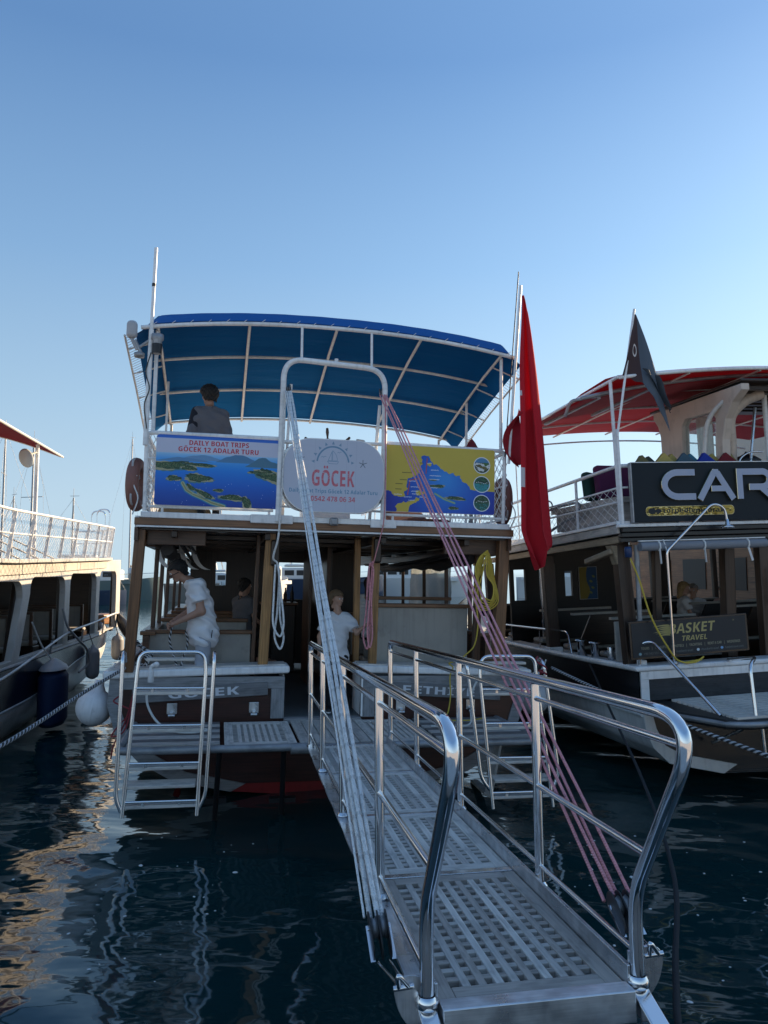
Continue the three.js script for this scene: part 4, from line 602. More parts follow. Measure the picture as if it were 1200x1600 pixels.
  const redF = mat('red_canvas', [.56, .085, .10], .85, { phys: true, bump: T.wrinkle, bs: .016, transmission: .42, specularIntensity: .15, thickness: 0 });
  const can = part(B, 'canopy', sheet(30, 24, (u, v) => { const x = lerp(-.05, 5.3, u), z = lerp(0, -4.6, v); return [x, cy(x, z) + .02 - .02 * Math.abs(Math.sin(v * Math.PI * 4)) + .07 * sm(0, .08, v) * (1 - sm(.1, .4, v)), z]; }, .004, [5, 4.6]), redF);
  const row = (z, r) => pipe(Array.from({ length: 17 }, (_, i) => { const x = lerp(-.05, 5.3, i / 16); return [x, cy(x, z) - .015, z]; }), r, 8);
  part(can, 'front_tube', row(.02, .026), m.whiteTube);
  for (const z of [-1.15, -2.3, -3.45]) part(can, 'bow_tube', row(z, .019), MATS.pale_tube);
  part(can, 'end_tube', row(-4.75, .016).translate(0, -.12, 0), MATS.pale_tube);
  part(can, 'side_tube', rod([-.06, cy(-.06, 0), 0], [-.06, cy(-.06, -4.6), -4.6], .024), m.whiteTube);
  for (const [a, b] of [[.0, 0], [1, 0], [2.1, 0], [3.2, 0], [4.2, 0]]) if (a) part(can, 'ridge_tube', rod([a, cy(a, 0) - .04, 0], [a, cy(a, -4.6) - .03, -4.6], .016), MATS.pale_tube);
  part(B, 'canopy_post', rod([-.12, 3.4, -.06], [-.13, 5.4, -.1], .024), m.whiteTube); part(B, 'canopy_post', rod([-.1, 3.35, -2.85], [-.08, 5.36, -2.85], .02), m.whiteTube); part(B, 'canopy_post', rod([.2, 3.4, -4.6], [.2, 5.3, -4.6], .012), m.whiteTube);
  part(B, 'canopy_post', pipe(rounded([[2.38, 3.4, -.3], [2.36, 5.36, -.3], [2.5, 5.48, -.6]], .1), .036, 12), m.whiteTube);
  // second awning above, folded back
  part(B, 'upper_awning', sheet(20, 8, (u, v) => { const x = lerp(-.35, 5.2, u), z = lerp(-.5, -2.4, v); return [x, 5.62 - .42 * Math.pow(1 - u, 3.2) + .02 * v, z]; }, .01, [4, 2]), redF);
  part(B, 'upper_awning_frame', [pipe(Array.from({ length: 15 }, (_, i) => { const u = i / 14; return [lerp(-.38, 5.2, u), 5.65 - .42 * Math.pow(1 - u, 3.2), -.48]; }), .03, 8), pipe(smooth([[-.38, 5.22, -.48], [-.52, 5.19, -.5], [-.58, 5.0, -.6]], 6), .022, 8), ...[.05, .2, .45].map((u) => bar([lerp(-.38, 5.2, u), 5.61 - .42 * Math.pow(1 - u, 3.2), -.5], [lerp(-.38, 5.2, u), 5.6 - .42 * Math.pow(1 - u, 3.2), -2.4], .05, .04))], m.alu);
  // wheelhouse
  const wm = mat('beige_gelcoat', [.60, .50, .42], .45, { map: T.dirt });
  const wh = part(B, 'wheelhouse', [(() => { const s = shape([[-.20, 3.42], [-.20, 4.2], [-.17, 4.6], [-.08, 4.88], [.10, 5.08], [.30, 5.20], [.30, 5.26], [-1.88, 5.30], [-1.88, 5.22], [-1.76, 5.08], [-1.70, 4.9], [-1.70, 3.42]].map(([z, y]) => [z, y])); const h = new THREE.Path(); [[-.32, 3.95], [-.32, 4.4], [-.27, 4.92], [-.36, 5.04], [-1.02, 5.07], [-1.12, 4.98], [-1.18, 3.95]].forEach(([a, b], i) => (i ? h.lineTo(a, b) : h.moveTo(a, b))); s.holes.push(h); const g = new THREE.ExtrudeGeometry(s, { depth: .10, bevelEnabled: true, bevelSize: .015, bevelThickness: .015, bevelSegments: 2 }); g.rotateY(-Math.PI / 2); return cubeUV(g).translate(1.66, 0, 0); })()], wm);
  part(wh, 'rear_arch', [pipe(smooth([[1.85, 3.4, -.5], [1.86, 4.2, -.45], [1.80, 4.6, -.35], [1.78, 4.95, -.28], [1.95, 5.15, -.2], [2.2, 5.25, -.15]], 6), .085, 10)], wm);
  part(wh, 'inner_wall', [span(2.1, 2.35, 3.42, 5.2, -1.6, -1.5, .03), span(3.4, 3.5, 3.42, 5.2, -1.6, -.6, .03), span(2.1, 3.5, 3.42, 4.2, -1.7, -1.62, .02)], wm);
  for (let k = 0; k < 7; k++) part(wh, 'roof_slat', box(2.3, .05, .10, [2.7, 5.26 + .004 * k, .1 - k * .26], [0, 0, 0], .01), m.dark);
  part(wh, 'roof', bar([2.65, 5.325, .32], [2.65, 5.345, -2.0], 2.2, .035, .01), m.dark); part(wh, 'window_pane', span(1.60, 1.606, 3.96, 5.06, -1.16, -.30), m.glass);
  part(wh, 'strut', pipe(rounded([[1.35, 3.45, -.5], [1.42, 4.95, -.3], [1.72, 5.3, .1]], .25), .032, 10), MATS.pale_tube);
  part(wh, 'prop', rod([2.0, 3.9, -.3], [2.28, 5.1, -.4], .022), m.steelDull);
  part(wh, 'seat', [put(lathe([[0, 0], [.16, .0], [.2, .06], [.12, .12], [.03, .16], [0, .2]], 14), [2.15, 4.28, -.5])], m.black);
  part(wh, 'hoop', pipe(smooth([[1.78, 4.2, -.2], [1.85, 4.34, -.2], [2.0, 4.42, -.2], [2.2, 4.42, -.2]], 6), .012, 8), m.steel);
}
{ // things on the black boat
  const SH = (g) => put(g, [0, 0, .0]);
  const sg = thing('boat_sign', 'dark slate sign board with large raised letters CAR on the upper deck rail', 'sign', FR, [2, 3.46, .06]);
  const sm_ = mat('slate_sign_paint', [.008, .015, .022], .5, { phys: true, specularIntensity: .5 }), fm = mat('letter_face', [.36, .40, .52], .35), gm = mat('letter_edge_gold', [.85, .72, .48], .2, { metal: 1 });
  part(sg, 'board', span(.0, 4.6, 3.455, 4.24, .04, .085, .006), sm_); part(sg, 'edge_strip', span(-.02, .0, 3.45, 4.245, .03, .09, .002), m.alu); part(sg, 'edge_strip', span(.0, 4.6, 4.24, 4.252, .035, .095, .002), m.whiteTube);
  const W = .085, y0 = 3.735, y1 = 4.145, stroke = (pts, w) => { // outline of a thick open stroke
    const L = [], R = []; pts.forEach((p, i) => { const a = pts[Math.max(0, i - 1)], b = pts[Math.min(pts.length - 1, i + 1)]; const dx = b[0] - a[0], dy = b[1] - a[1], l = Math.hypot(dx, dy); L.push([p[0] - dy / l * w / 2, p[1] + dx / l * w / 2]); R.push([p[0] + dy / l * w / 2, p[1] - dx / l * w / 2]); }); return [...L, ...R.reverse()]; };
  const arc = (cx, cy, rx, ry, a0, a1, n = 14) => Array.from({ length: n + 1 }, (_, i) => { const a = (a0 + (a1 - a0) * i / n) * D; return [cx + rx * Math.cos(a), cy + ry * Math.sin(a)]; });
  const yc = (y0 + y1) / 2, ry = (y1 - y0 - W) / 2;
  const letters = [
    [stroke([[.89, y1 - W / 2], ...arc(.64, yc, .20, ry, 90, 270), [.89, y0 + W / 2]], W)],
    [stroke([[.95, y0], [1.175, y1 - .055], [1.20, y1 - .03]], W), stroke([[1.20, y1 - .055], [1.225, y1 - .055], [1.45, y0]], W), stroke([[1.13, y0 + .145], [1.33, y0 + .145]], .075), stroke([[1.16, y1 - .04], [1.24, y1 - .04]], .07)],
    [stroke([[1.56, y0], [1.56, y1]], W), stroke([[1.60, y1 - W / 2], [1.88, y1 - W / 2], ...arc(1.90, y1 - .145, .115, .105, 85, -90, 12), [1.70, y1 - .25]], W), stroke([[1.86, y0 + .17], [2.06, y0]], W)],
    [stroke([[2.12, y0], [2.12, y1]], W), stroke([[2.16, yc], [2.5, yc]], W)]];
  for (const l of letters) { const p = part(sg, 'letter', l.map((s, i) => put(plate(s, .045, .003), [0, 0, .087 + i * .0006])), gm); part(p, 'letter_face', l.map((s, i) => { const g = new THREE.ShapeGeometry(shape(s)); return put(clean(g.scale(1, 1, 1)), [0, 0, .1345 + i * .0008]); }), fm); }
  const tx = canvasTex(1024, 128, (c) => { c.fillStyle = '#a3873a'; c.fillRect(0, 0, 1024, 128); for (let i = 0; i < 500; i++) { c.fillStyle = ['#5d4f22', '#c7ab57', '#2d2a18', '#7d6a2e', '#e0c98a'][Math.floor(hash(i, 1, 4) * 5)]; c.fillRect(1024 * hash(i, 2, 4) * (hash(i, 5, 4) > .3 ? .75 : 1), 128 * hash(i, 3, 4), 40 * hash(i, 6, 4), 12); } c.fillStyle = '#1b2026'; c.font = 'bold 92px sans-serif'; c.fillText('torpedlemeorak', 190, 92, 720); c.beginPath(); c.arc(70, 64, 44, 0, 7); c.fill(); c.beginPath(); c.arc(140, 64, 34, 0, 7); c.fill(); });
  const gp = new THREE.ShapeGeometry(rrect(.17, 1.47, 3.535, 3.655, .05), 8), p = gp.attributes.position, u = gp.attributes.uv; for (let i = 0; i < p.count; i++) u.setXY(i, (p.getX(i) - .17) / 1.3, (p.getY(i) - 3.535) / .12);
  part(sg, 'gold_plate', put(plate(rrect(.168, 1.472, 3.533, 3.657, .05), .008), [0, 0, .086]), gm); part(sg, 'gold_plate_print', put(clean(gp), [0, 0, .0955]), mat('gold_plate_print', [1, 1, 1], .25, { map: tx, metal: .5 }));

  const bk = canvasTex(1024, 320, (c) => {
    c.fillStyle = '#161f27'; c.fillRect(0, 0, 1024, 320); c.fillStyle = '#a99b62';
    c.save(); c.transform(1, -.01, -.16, 1, 40, 0); c.font = 'bold 128px sans-serif'; c.textAlign = 'left'; c.save(); c.translate(296, 128); c.scale(.92, 1); c.fillText('BASKET', 0, 0); c.restore(); c.strokeStyle = '#a99b62'; c.lineWidth = 5; c.strokeText('', 0, 0); c.restore();
    for (let k = 0; k < 6; k++) { c.beginPath(); const y = 44 + k * 17; c.moveTo(330, y - 10); c.quadraticCurveTo(270, y - 16, 185 + 22 * (k % 3), y + 4 + 6 * (k % 2)); c.quadraticCurveTo(260, y - 2, 340, y + 9); c.fill(); }
    c.save(); c.transform(1, 0, -.2, 1, 0, 0); c.font = 'bold 66px sans-serif'; c.fillText('TRAVEL', 470, 196, 260); c.restore();
    c.font = 'bold 34px sans-serif'; c.fillStyle = '#8d8a72'; c.textAlign = 'left'; c.fillText('TOURS   |   TRANSFERS   |   HOTELS   |   YACHTING   |   RENT A CAR   |   WEDDINGS', 72, 250, 890);
    c.fillStyle = '#6f7a78'; c.font = '28px sans-serif'; c.fillText('+90 542 551 21 75', 92, 298, 200); c.fillText('baskettravel', 380, 298, 150); c.fillText('/baskettravel', 600, 298, 170); c.fillText('baskettravel.com', 820, 298, 170);
    for (const [x, k] of [[62, '#7fa0a8'], [350, '#b77a86'], [575, '#c9d4da'], [790, '#6d9fd0']]) { c.fillStyle = k; c.beginPath(); c.arc(x, 288, 13, 0, 7); c.fill(); } c.font = '22px sans-serif'; c.fillStyle = '#a99b62'; c.fillText('®', 905, 44);
  });
  const bp = thing('travel_banner', 'dark panel reading BASKET TRAVEL set between the stern posts', 'sign', FR, [.75, 1.62, .02]);
  part(bp, 'panel', box(1.74, .50, .03, [.75, 1.925, -.02], [0, 0, .022], .006), m.blackHull); part(bp, 'print', face(1.68, .45, [.75, 1.925, .0], [0, 0, .022]), mat('travel_print', [1, 1, 1], .5, { map: bk }));
  const pt = canvasTex(128, 200, (c) => { c.fillStyle = '#8a7a2c'; c.fillRect(0, 0, 128, 200); c.fillStyle = '#1c4f7c'; c.beginPath(); c.moveTo(60, 0); c.lineTo(128, 0); c.lineTo(128, 200); c.lineTo(50, 200); c.quadraticCurveTo(90, 150, 62, 110); c.quadraticCurveTo(40, 60, 60, 0); c.fill(); c.fillStyle = '#7c8a4c'; for (const [x, y] of [[84, 90], [96, 130], [80, 160], [104, 60]]) { c.beginPath(); c.ellipse(x, y, 12, 7, .4, 0, 7); c.fill(); } });
  const po = thing('poster', 'yellow and blue map poster on the black boat\'s inner wall', 'poster', FR, [1.84, 2.22, -5.2]); part(po, 'sheet', span(1.65, 2.04, 2.22, 2.87, -5.205, -5.19), m.whiteTube); part(po, 'print', face(.38, .64, [1.845, 2.545, -5.186]), mat('poster_print', [1, 1, 1], .6, { map: pt }));
  // shower
  const sh = thing('deck_shower', 'tall steel shower pole with a curved arm over the stern rail', 'shower', FR, [.47, 1.58, .04]);
  part(sh, 'pole', pipe(rounded([[.47, 1.58, .04], [.43, 3.06, .10], [1.08, 3.68, .2], [1.25, 3.62, .2], [1.28, 3.42, .2]], [0, .05, .2, .1, 0], 8), .017, 10), m.steel); part(sh, 'foot', put(lathe([[0, 0], [.06, 0], [.05, .03], [.02, .05]], 14), [.47, 1.58, .04]), m.steel);
  part(sh, 'head', put(lathe([[0, 0], [.085, 0], [.085, .03], [.03, .05], [.02, .12], [0, .12]], 18), [1.28, 3.34, .2]), m.steel); part(sh, 'bracket', bar([.42, 3.22, .04], [.46, 3.06, .05], .03, .012), m.whiteTube);
  single('hose', 'thin yellow hose hanging from the corner post to the stern rail', 'hose', FR, [pipe(smooth([[-.06, 2.98, .03], [.03, 2.72, .05], [.16, 2.22, .07], [.35, 1.82, .1], [.5, 1.63, .1], [.72, 1.6, .12], [.86, 1.66, .1], [.80, 1.59, .02], [.62, 1.595, .06], [.82, 1.63, .12]], 8), .012, 8)], m.yellow);
  single('tap', 'dark blue tap fitting at the top of the port corner post', 'tap', FR, [put(lathe([[0, 0], [.045, 0], [.05, .1], [.04, .14], [0, .14]], 14), [-.07, 3.0, .0])], mat('blue_fitting', [.015, .04, .12], .4));
  single('rope', 'blue rope hanging down the reddish post', 'rope', FR, [pipe(smooth([[2.6, 3.05, -.05], [2.22, 2.72, -.1], [2.17, 2.5, -.12], [2.15, 2.1, -.14], [2.1, 1.7, -.1], [2.08, 1.58, -.1]], 8), .012, 8)], m.blueRope);
  single('turnbuckle', 'shiny steel turnbuckle fixed on the reddish post', 'turnbuckle', FR, [rod([2.15, 2.78, -.16], [2.19, 2.32, -.14], .016), rod([2.16, 2.66, -.15], [2.175, 2.5, -.14], .028), ball(.03, [2.19, 2.32, -.14])], m.steel);
  const pil = (label, x, y, z, w, h, rot, mt) => single('cushion', label, 'cushion', FR, [put(cubeUV(new RoundedBoxGeometry(w, h, .14, 3, .05)), [x, y, z], [-.15, rot, 0])], mt, 'cushions on the upper deck bench');
  pil('purple seat cushion propped behind the port railing', .34, 4.12, -1.1, .56, .5, .1, mat('purple_cloth', [.10, .018, .07], .9, { bump: T.weave })); pil('green seat cushion behind the purple one', .12, 4.08, -1.35, .3, .44, .5, mat('green_cloth', [.015, .06, .05], .9, { bump: T.weave }));
  const cols = [['olive', [.16, .14, .06]], ['grey green', [.05, .06, .05]], ['mustard', [.42, .33, .10]], ['sand', [.36, .29, .09]], ['slate', [.05, .10, .14]], ['teal', [.04, .17, .24]], ['cobalt blue', [.01, .035, .30]], ['ochre', [.33, .27, .08]], ['dark red', [.16, .012, .02]], ['khaki', [.30, .24, .09]]];
  cols.forEach(([n, c], i) => single('scatter_cushion', `${n} scatter cushion whose corner peeks over the CAR sign`, 'cushion', FR, [put(cubeUV(new RoundedBoxGeometry(.26, .26, .08, 2, .012)), [.30 + i * .155 + rr(-.02, .02), 4.225 + (i > 1 ? .0 : -.03), -.13 - (i % 2) * .1], [0, rr(-.2, .2), Math.PI / 4 + rr(-.12, .12)])], mat('cushion_' + i, c, .9, { bump: T.weave }), 'scatter cushions behind the CAR sign'));
  // life ring
  const lr = thing('life_ring', 'brown covered life ring laced to the black boat\'s port railing', 'life ring', FR, [-.2, 3.40, -2.55]);
  part(lr, 'ring', put(clean(new THREE.TorusGeometry(.285, .095, 14, 36)), [-.2, 3.74, -2.55], [0, Math.PI / 2 - .25, 0]), mat('brown_ring_cover', [.10, .045, .04], .6, { map: T.dirt }));
  for (let k = 0; k < 4; k++) { const a = k * Math.PI / 2 + .5; part(lr, 'band', put(clean(new THREE.TorusGeometry(.1, .012, 6, 16)), [-.2, 3.74 + .285 * Math.sin(a), -2.55 + .285 * Math.cos(a)], [a, 0, 0]), m.rubber); }
  part(lr, 'grab_line', pipe(smooth(Array.from({ length: 12 }, (_, i) => { const a = i / 12 * 2 * Math.PI, r = .30 + (i % 3 ? .1 : .07); return [-.24, 3.74 + r * Math.sin(a) * .6, -2.55 + r * Math.cos(a) * .6]; }), 5, true), .008, 6, true), m.ropeRed);
  // dark flag on a leaning pole
  const fl = thing('flag', 'dark flag with a small white ring hanging from a leaning pole on the black boat', 'flag', FR, [-.2, 3.4, .02]);
  part(fl, 'pole', [rod([-.12, 3.4, .0], [-.14, 4.7, .02], .022), rod([-.15, 4.6, .04], [.20, 6.34, .06], .017)], m.whiteTube);
  const ringT = canvasTex(512, 512, (c) => { c.fillStyle = '#4e3a3c'; c.fillRect(0, 0, 512, 512); const q = c.createLinearGradient(200, 0, 512, 0); c.fillStyle = '#5c6876'; c.fillRect(255, 0, 257, 512); c.strokeStyle = '#e8e2e0'; c.lineWidth = 15; c.beginPath(); c.arc(170, 232, 40, 0, 7); c.stroke(); });
  part(fl, 'cloth', sheet(26, 40, (u, v) => { const L = [lerp(.185, -.06, v), lerp(6.27, 5.42, v)], w = .04 + .46 * v, dr = v * v * .35; let x = L[0] + u * w * (1 + .3 * u) + .02, y = L[1] - u * u * (.12 + dr) - (u > .5 ? (u - .5) * .55 * v : 0) + .012 * Math.sin(u * 30) * v; return [x, y, .06 + .05 * Math.sin(u * 8 + v * 3) * v + (u > .5 ? .12 * (u - .5) * v : 0)]; }, .004), mat('dark_flag_cloth', [.8, .8, .8], .8, { map: ringT, bump: T.weave }));
  part(fl, 'tail', sheet(10, 18, (u, v) => { const w = .14 * (1 - .75 * v); return [.34 + .26 * v + (u - .5) * w * 1.6, 5.46 - .50 * v - (u - .5) * .1, .12 + .05 * Math.sin(u * 7 + v * 5)]; }, .004), mat('dark_flag_tail', [.035, .045, .058], .8, { bump: T.weave }));
}
// ---- the navy and white boat on the left
const PX = (z) => (z > -7.5 ? 0 : -Math.pow((-7.5 - z) / 5.2, 2.1) * 2.6), Z0 = 3.4, Z1 = -12.4;
const GY = (z) => 1.27 + .02 * sm(3, -6, z) + .30 * Math.pow(sm(-6, -12.4, z), 1.5), DY = (z) => 2.93 + .026 * Math.max(0, -z);
{
  const B = thing('excursion_boat', 'navy and white excursion boat on the left with sunlit netted upper rail', 'boat', FL, [-2.5, 0, -4]);
  const zz = (u) => lerp(Z0, Z1, u), bandY = (z) => .62 + .33 * sm(-1.5, -6, z) + .25 * sm(-7, -12, z);
  part(B, 'topsides', sheet(40, 3, (u, v) => { const z = zz(u); return [PX(z) - .10 * (1 - v) * .4, lerp(bandY(z), GY(z), v), z]; }, -.03, [16, .7]), m.navyHull);
  part(B, 'lower_hull', sheet(40, 8, (u, v) => { const z = zz(u), y = lerp(-.3, bandY(z), v), q = 1 - v; return [PX(z) - .04 - (.75 + .9 * sm(-5, -12, z)) * q * q - .05 * q, y, z]; }, -.03, [16, 1]), m.whiteHull);
  part(B, 'rub_strip', pipe(Array.from({ length: 33 }, (_, i) => { const z = zz(i / 32); return [PX(z) - .03, bandY(z), z]; }), .03, 8), m.whiteHull);
  part(B, 'cap_rail', pipe(Array.from({ length: 41 }, (_, i) => { const z = zz(i / 40); return [PX(z) - .08, GY(z), z]; }), .075, 10), mat('greyed_white_paint', [.52, .52, .53], .5, { map: T.dirt, bump: T.wrinkle, bs: .003 }));
  part(B, 'port_side', span(-5.1, -5.0, -.2, 1.35, Z0, -9), m.navyHull); part(B, 'stern_wall', span(-5, -.1, -.2, 1.3, Z0 - .1, Z0), m.navyHull);
  part(B, 'deck', span(-5.0, -.3, .85, .92, Z0, -9.5), m.brown); part(B, 'fore_deck', sheet(10, 6, (u, v) => { const z = lerp(-9, -12.3, u), w = lerp(PX(z) - .1, -5.0 - PX(z), v); return [w, GY(z) - .05, z]; }, .03, [3, 5]), m.varnish);
  // side wall with rounded openings
  const wall = new THREE.Shape(); wall.moveTo(-Z0, 1.31); wall.lineTo(9.9, 1.36); wall.lineTo(9.9, DY(-9.9) + .0); wall.lineTo(-Z0, DY(Z0) - .0); wall.closePath();
  const edges = [[-3.1, -2.3, -3.1, -2.3], [-1.9, 1.18, -1.9, .72], [1.58, 3.96, 1.08, 3.9], [4.34, 6.88, 4.26, 6.8], [7.22, 9.36, 7.14, 9.34]];
  for (const [a, b, a2, b2] of edges) { const t = DY(-(a + b) / 2) - .26, r = .3, h = new THREE.Path(), lo = 1.37, ln = .10; h.moveTo(a2, lo); h.lineTo(b2, lo); h.lineTo(b, t - r); h.quadraticCurveTo(b, t, b - r, t); h.lineTo(a + r, t); h.quadraticCurveTo(a, t, a, t - r); h.closePath(); wall.holes.push(h); }
  const wg = new THREE.ExtrudeGeometry(wall, { depth: .09, bevelEnabled: true, bevelSize: .012, bevelThickness: .012, bevelSegments: 2, curveSegments: 8 }); wg.rotateY(Math.PI / 2); // shape x -> -z
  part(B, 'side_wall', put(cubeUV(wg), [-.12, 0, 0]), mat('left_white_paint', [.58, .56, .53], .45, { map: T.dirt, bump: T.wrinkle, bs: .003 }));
  const far = wg.clone(); part(B, 'port_wall', put(cubeUV(far), [-5.0, 0, 0]), m.white);
  for (const z of [2.0, -1.0, -4.1, -7.0, -9.55]) part(B, 'inner_frame', box(.07, 1.5, .2, [-.165, 2.0, z - (z > -2 && z < 0 ? .1 : 0)], [z > -2 && z < 0 ? -.3 : -.03, 0, 0], .01), m.dark);
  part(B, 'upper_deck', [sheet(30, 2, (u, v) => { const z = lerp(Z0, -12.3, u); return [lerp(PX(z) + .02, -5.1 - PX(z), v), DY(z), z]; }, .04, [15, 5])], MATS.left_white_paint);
  part(B, 'ceiling', sheet(20, 2, (u, v) => { const z = lerp(Z0, -10.5, u); return [lerp(PX(z) - .1, -5.0 - PX(z), v), DY(z) - .12, z]; }, .02, [15, 5]), m.gloss);
  // deck edge boards: short pieces, weathered
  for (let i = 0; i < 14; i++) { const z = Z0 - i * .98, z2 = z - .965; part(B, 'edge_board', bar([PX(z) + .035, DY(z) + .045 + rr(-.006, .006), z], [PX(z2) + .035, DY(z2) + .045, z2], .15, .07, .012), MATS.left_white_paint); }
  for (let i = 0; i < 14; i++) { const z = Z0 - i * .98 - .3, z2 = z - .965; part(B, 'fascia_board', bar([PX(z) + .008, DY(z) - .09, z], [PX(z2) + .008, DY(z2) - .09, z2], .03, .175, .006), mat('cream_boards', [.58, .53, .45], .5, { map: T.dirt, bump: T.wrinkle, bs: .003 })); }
  // rail and net
  const P = (z, k) => [PX(z) + .03 + .10 * k, DY(z) + .09 + (.76 + .0 * z) * k, z];
  const rl = (k, r, z1 = -12) => part(B, 'railing', pipe(Array.from({ length: 40 }, (_, i) => P(lerp(Z0, z1, i / 39), k)), r, 8), m.whiteTube);
  rl(1, .024); rl(.52, .016);
  for (let i = 0; i < 15; i++) { const z = Z0 - .5 - i * 1.02; part(B, 'rail_post', bar(P(z, 0), P(z, 1), .06, .022, .006), m.whiteTube); }
  for (const z of [.6, -.45, -1.5, -2.5]) part(B, 'rail_stay', rod([PX(z) - .75, DY(z) + .55, z + .55], [PX(z) + .02, DY(z) + .09, z - .35], .016), m.alu);
  part(B, 'safety_net', net((u, v) => P(lerp(Z0 - 2, -11.5, u), v), 190, 12, .0022), m.whiteTube);
  part(B, 'port_railing', [...[1, .5, .08].map((k) => rod([-5.0, DY(2) + .85 * k, 3], [-4.6, DY(-10) + .85 * k, -10.5], .018)), ...Array.from({ length: 12 }, (_, i) => rod([-5 + i * .03, DY(0), 3 - i * 1.15], [-5 + i * .03, DY(0) + .9 + i * .02, 3 - i * 1.15], .014))], m.alu);
  part(B, 'bow_hoop', [pipe(rounded([[-.35, 3.2, -9.9], [-.35, 4.62, -9.9], [-.72, 4.62, -10.0], [-.72, 3.2, -10.0]], .16), .02, 8)], m.steel); part(B, 'bow_hoop', [pipe(rounded([[-.55, 3.2, -10.3], [-.55, 4.60, -10.3], [-.95, 4.60, -10.4], [-.95, 3.2, -10.4]], .16), .02, 8)], m.steel);
  // canopy
  const redD = mat('dark_red_canvas', [.22, .016, .022], .85, { phys: true, bump: T.wrinkle, bs: .01, specularIntensity: .15, transmission: .12, thickness: 0 });
  const can = part(B, 'canopy', sheet(16, 16, (u, v) => { const x = lerp(-.42, -4.6, v), z = lerp(Z0, -4.85, u); return [x, 5.36 + .5 * Math.sin(Math.PI * v) + (u > .97 ? -.02 : 0), z]; }, .006, [7, 4]), redD);
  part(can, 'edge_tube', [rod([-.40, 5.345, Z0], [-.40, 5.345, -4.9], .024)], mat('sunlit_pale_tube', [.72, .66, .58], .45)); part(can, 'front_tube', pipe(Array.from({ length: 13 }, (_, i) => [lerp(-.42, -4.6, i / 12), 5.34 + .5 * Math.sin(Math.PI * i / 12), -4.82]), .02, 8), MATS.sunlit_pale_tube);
  part(B, 'canopy_post', rod([-.5, 2.95, -3.4], [-.5, 5.36, -3.4], .036, 12), m.whiteTube); part(B, 'canopy_post', rod([-.5, 2.95, .3], [-.5, 5.36, .3], .036, 12), m.whiteTube); part(B, 'canopy_post', rod([-4.4, 2.95, -3.4], [-4.4, 5.36, -3.4], .036, 12), m.whiteTube);
  for (let k = 0; k < 8; k++) { const z = 2.2 - k * 1.38; for (const [x0, x1] of [[-1.65, -.45], [-4.4, -3.1]]) { const b = part(B, 'bench', span(x0, x1, .95, 1.38, z - .5, z - .08, .02), m.dark); part(b, 'cushion', span(x0 + .03, x1 - .03, 1.38, 1.47, z - .52, z - .08, .035), m.cream); part(b, 'back_rest', span(x0 + .06, x1 - .06, 1.5, 2.0, z - .075, z - .01, .02), m.cream); part(b, 'back_frame', [span(x0, x1, 2.0, 2.05, z - .09, z + .01, .01), span(x0, x0 + .06, 1.4, 2.0, z - .085, z, .01), span(x1 - .06, x1, 1.4, 2.0, z - .085, z, .01)], m.brown); } }
  part(B, 'cabin_wall', [span(-5, -3.4, .9, 2.85, -8.4, -8.3), span(-3.0, -.5, .9, 2.85, -9.2, -9.1)], m.dark);
  part(B, 'hand_rail', pipe(smooth([[.03, 1.12, 1], [.03, 1.17, -.2], [.03, 1.36, -2], [.03, 1.58, -4], [.03, 1.66, -6.5], [.02, 1.74, -9.4], [-.05, 1.66, -9.8]], 8), .022, 10), m.whiteTube);
  for (const z of [-2.9, -5.4, -7.6]) part(B, 'rail_stub', rod([.0, 1.3, z], [.03, 1.55 + (z + 4) * -.02, z], .018), m.alu);
  part(B, 'bowsprit', [bar([-2.2, 1.6, -11.6], [-2.0, 1.95, -14.2], .5, .16, .05)], m.varnishPale);
  part(B, 'bow_timber', [box(.5, .28, 1.0, [-.55, 1.55, -10.0], [0, -.45, 0], .04)], mat('orange_varnish', [.50, .22, .07], .4, { map: T.grain }));
  single('spot_lamp', 'pale oval lamp hanging under the corner of the left boat\'s red canopy', 'lamp', FL, [put(lathe([[0, -.05], [.12, -.04], [.18, .0], [.2, .03], [.15, .05], [0, .06]], 20).scale(.68, 1, 1.05), [-.62, 5.04, -3.15], [1.35, .45, .15]), rod([-.5, 5.2, -3.35], [-.6, 5.12, -3.2], .02)], mat('milky_lamp_plastic', [.66, .66, .58], .5));
  // fenders
  const fender = (label, at, r, h, mt, flat = 1) => { const t = thing('fender', label, 'fender', FL, at, 'fenders along the left boat'); const L = lathe([[0, 0], [r * .35, .01], [r * .8, .05], [r, .14], [r, h - .14], [r * .8, h - .05], [r * .3, h], [r * .2, h + .06], [0, h + .06]], 18); L.scale(1, 1, flat); part(t, 'body', put(L, at), mt); return t; };
  const f1 = fender('large navy cloth-covered fender hanging at the left boat\'s side', [.22, .02, -2.35], .24, 1.05, m.navyVinyl, 2.0);
  part(f1, 'cap', put(lathe([[.0, .14], [.05, .12], [.2, .0], [.235, -.06]], 18).scale(1, 1, 2), [.22, 1.12, -2.35]), m.rubber); part(f1, 'line', pipe(smooth([[.2, 1.22, -2.3], [.1, 1.5, -2.0], [.02, 1.95, -1.62]], 6), .014, 6), m.ropeWhite);
  const f2 = fender('grey cylinder fender nearer the navy one on the left boat', [.16, .42, -5.85], .15, .72, m.rubber); part(f2, 'line', [rod([.16, 1.18, -5.85], [.04, 1.62, -5.7], .01)], m.ropeDark);
  const f3 = fender('grey cylinder fender farther forward near the left boat\'s bow', [.14, .52, -8.9], .16, .66, m.rubber); part(f3, 'line', [rod([.14, 1.2, -8.9], [.03, 1.7, -8.8], .01)], m.ropeDark);
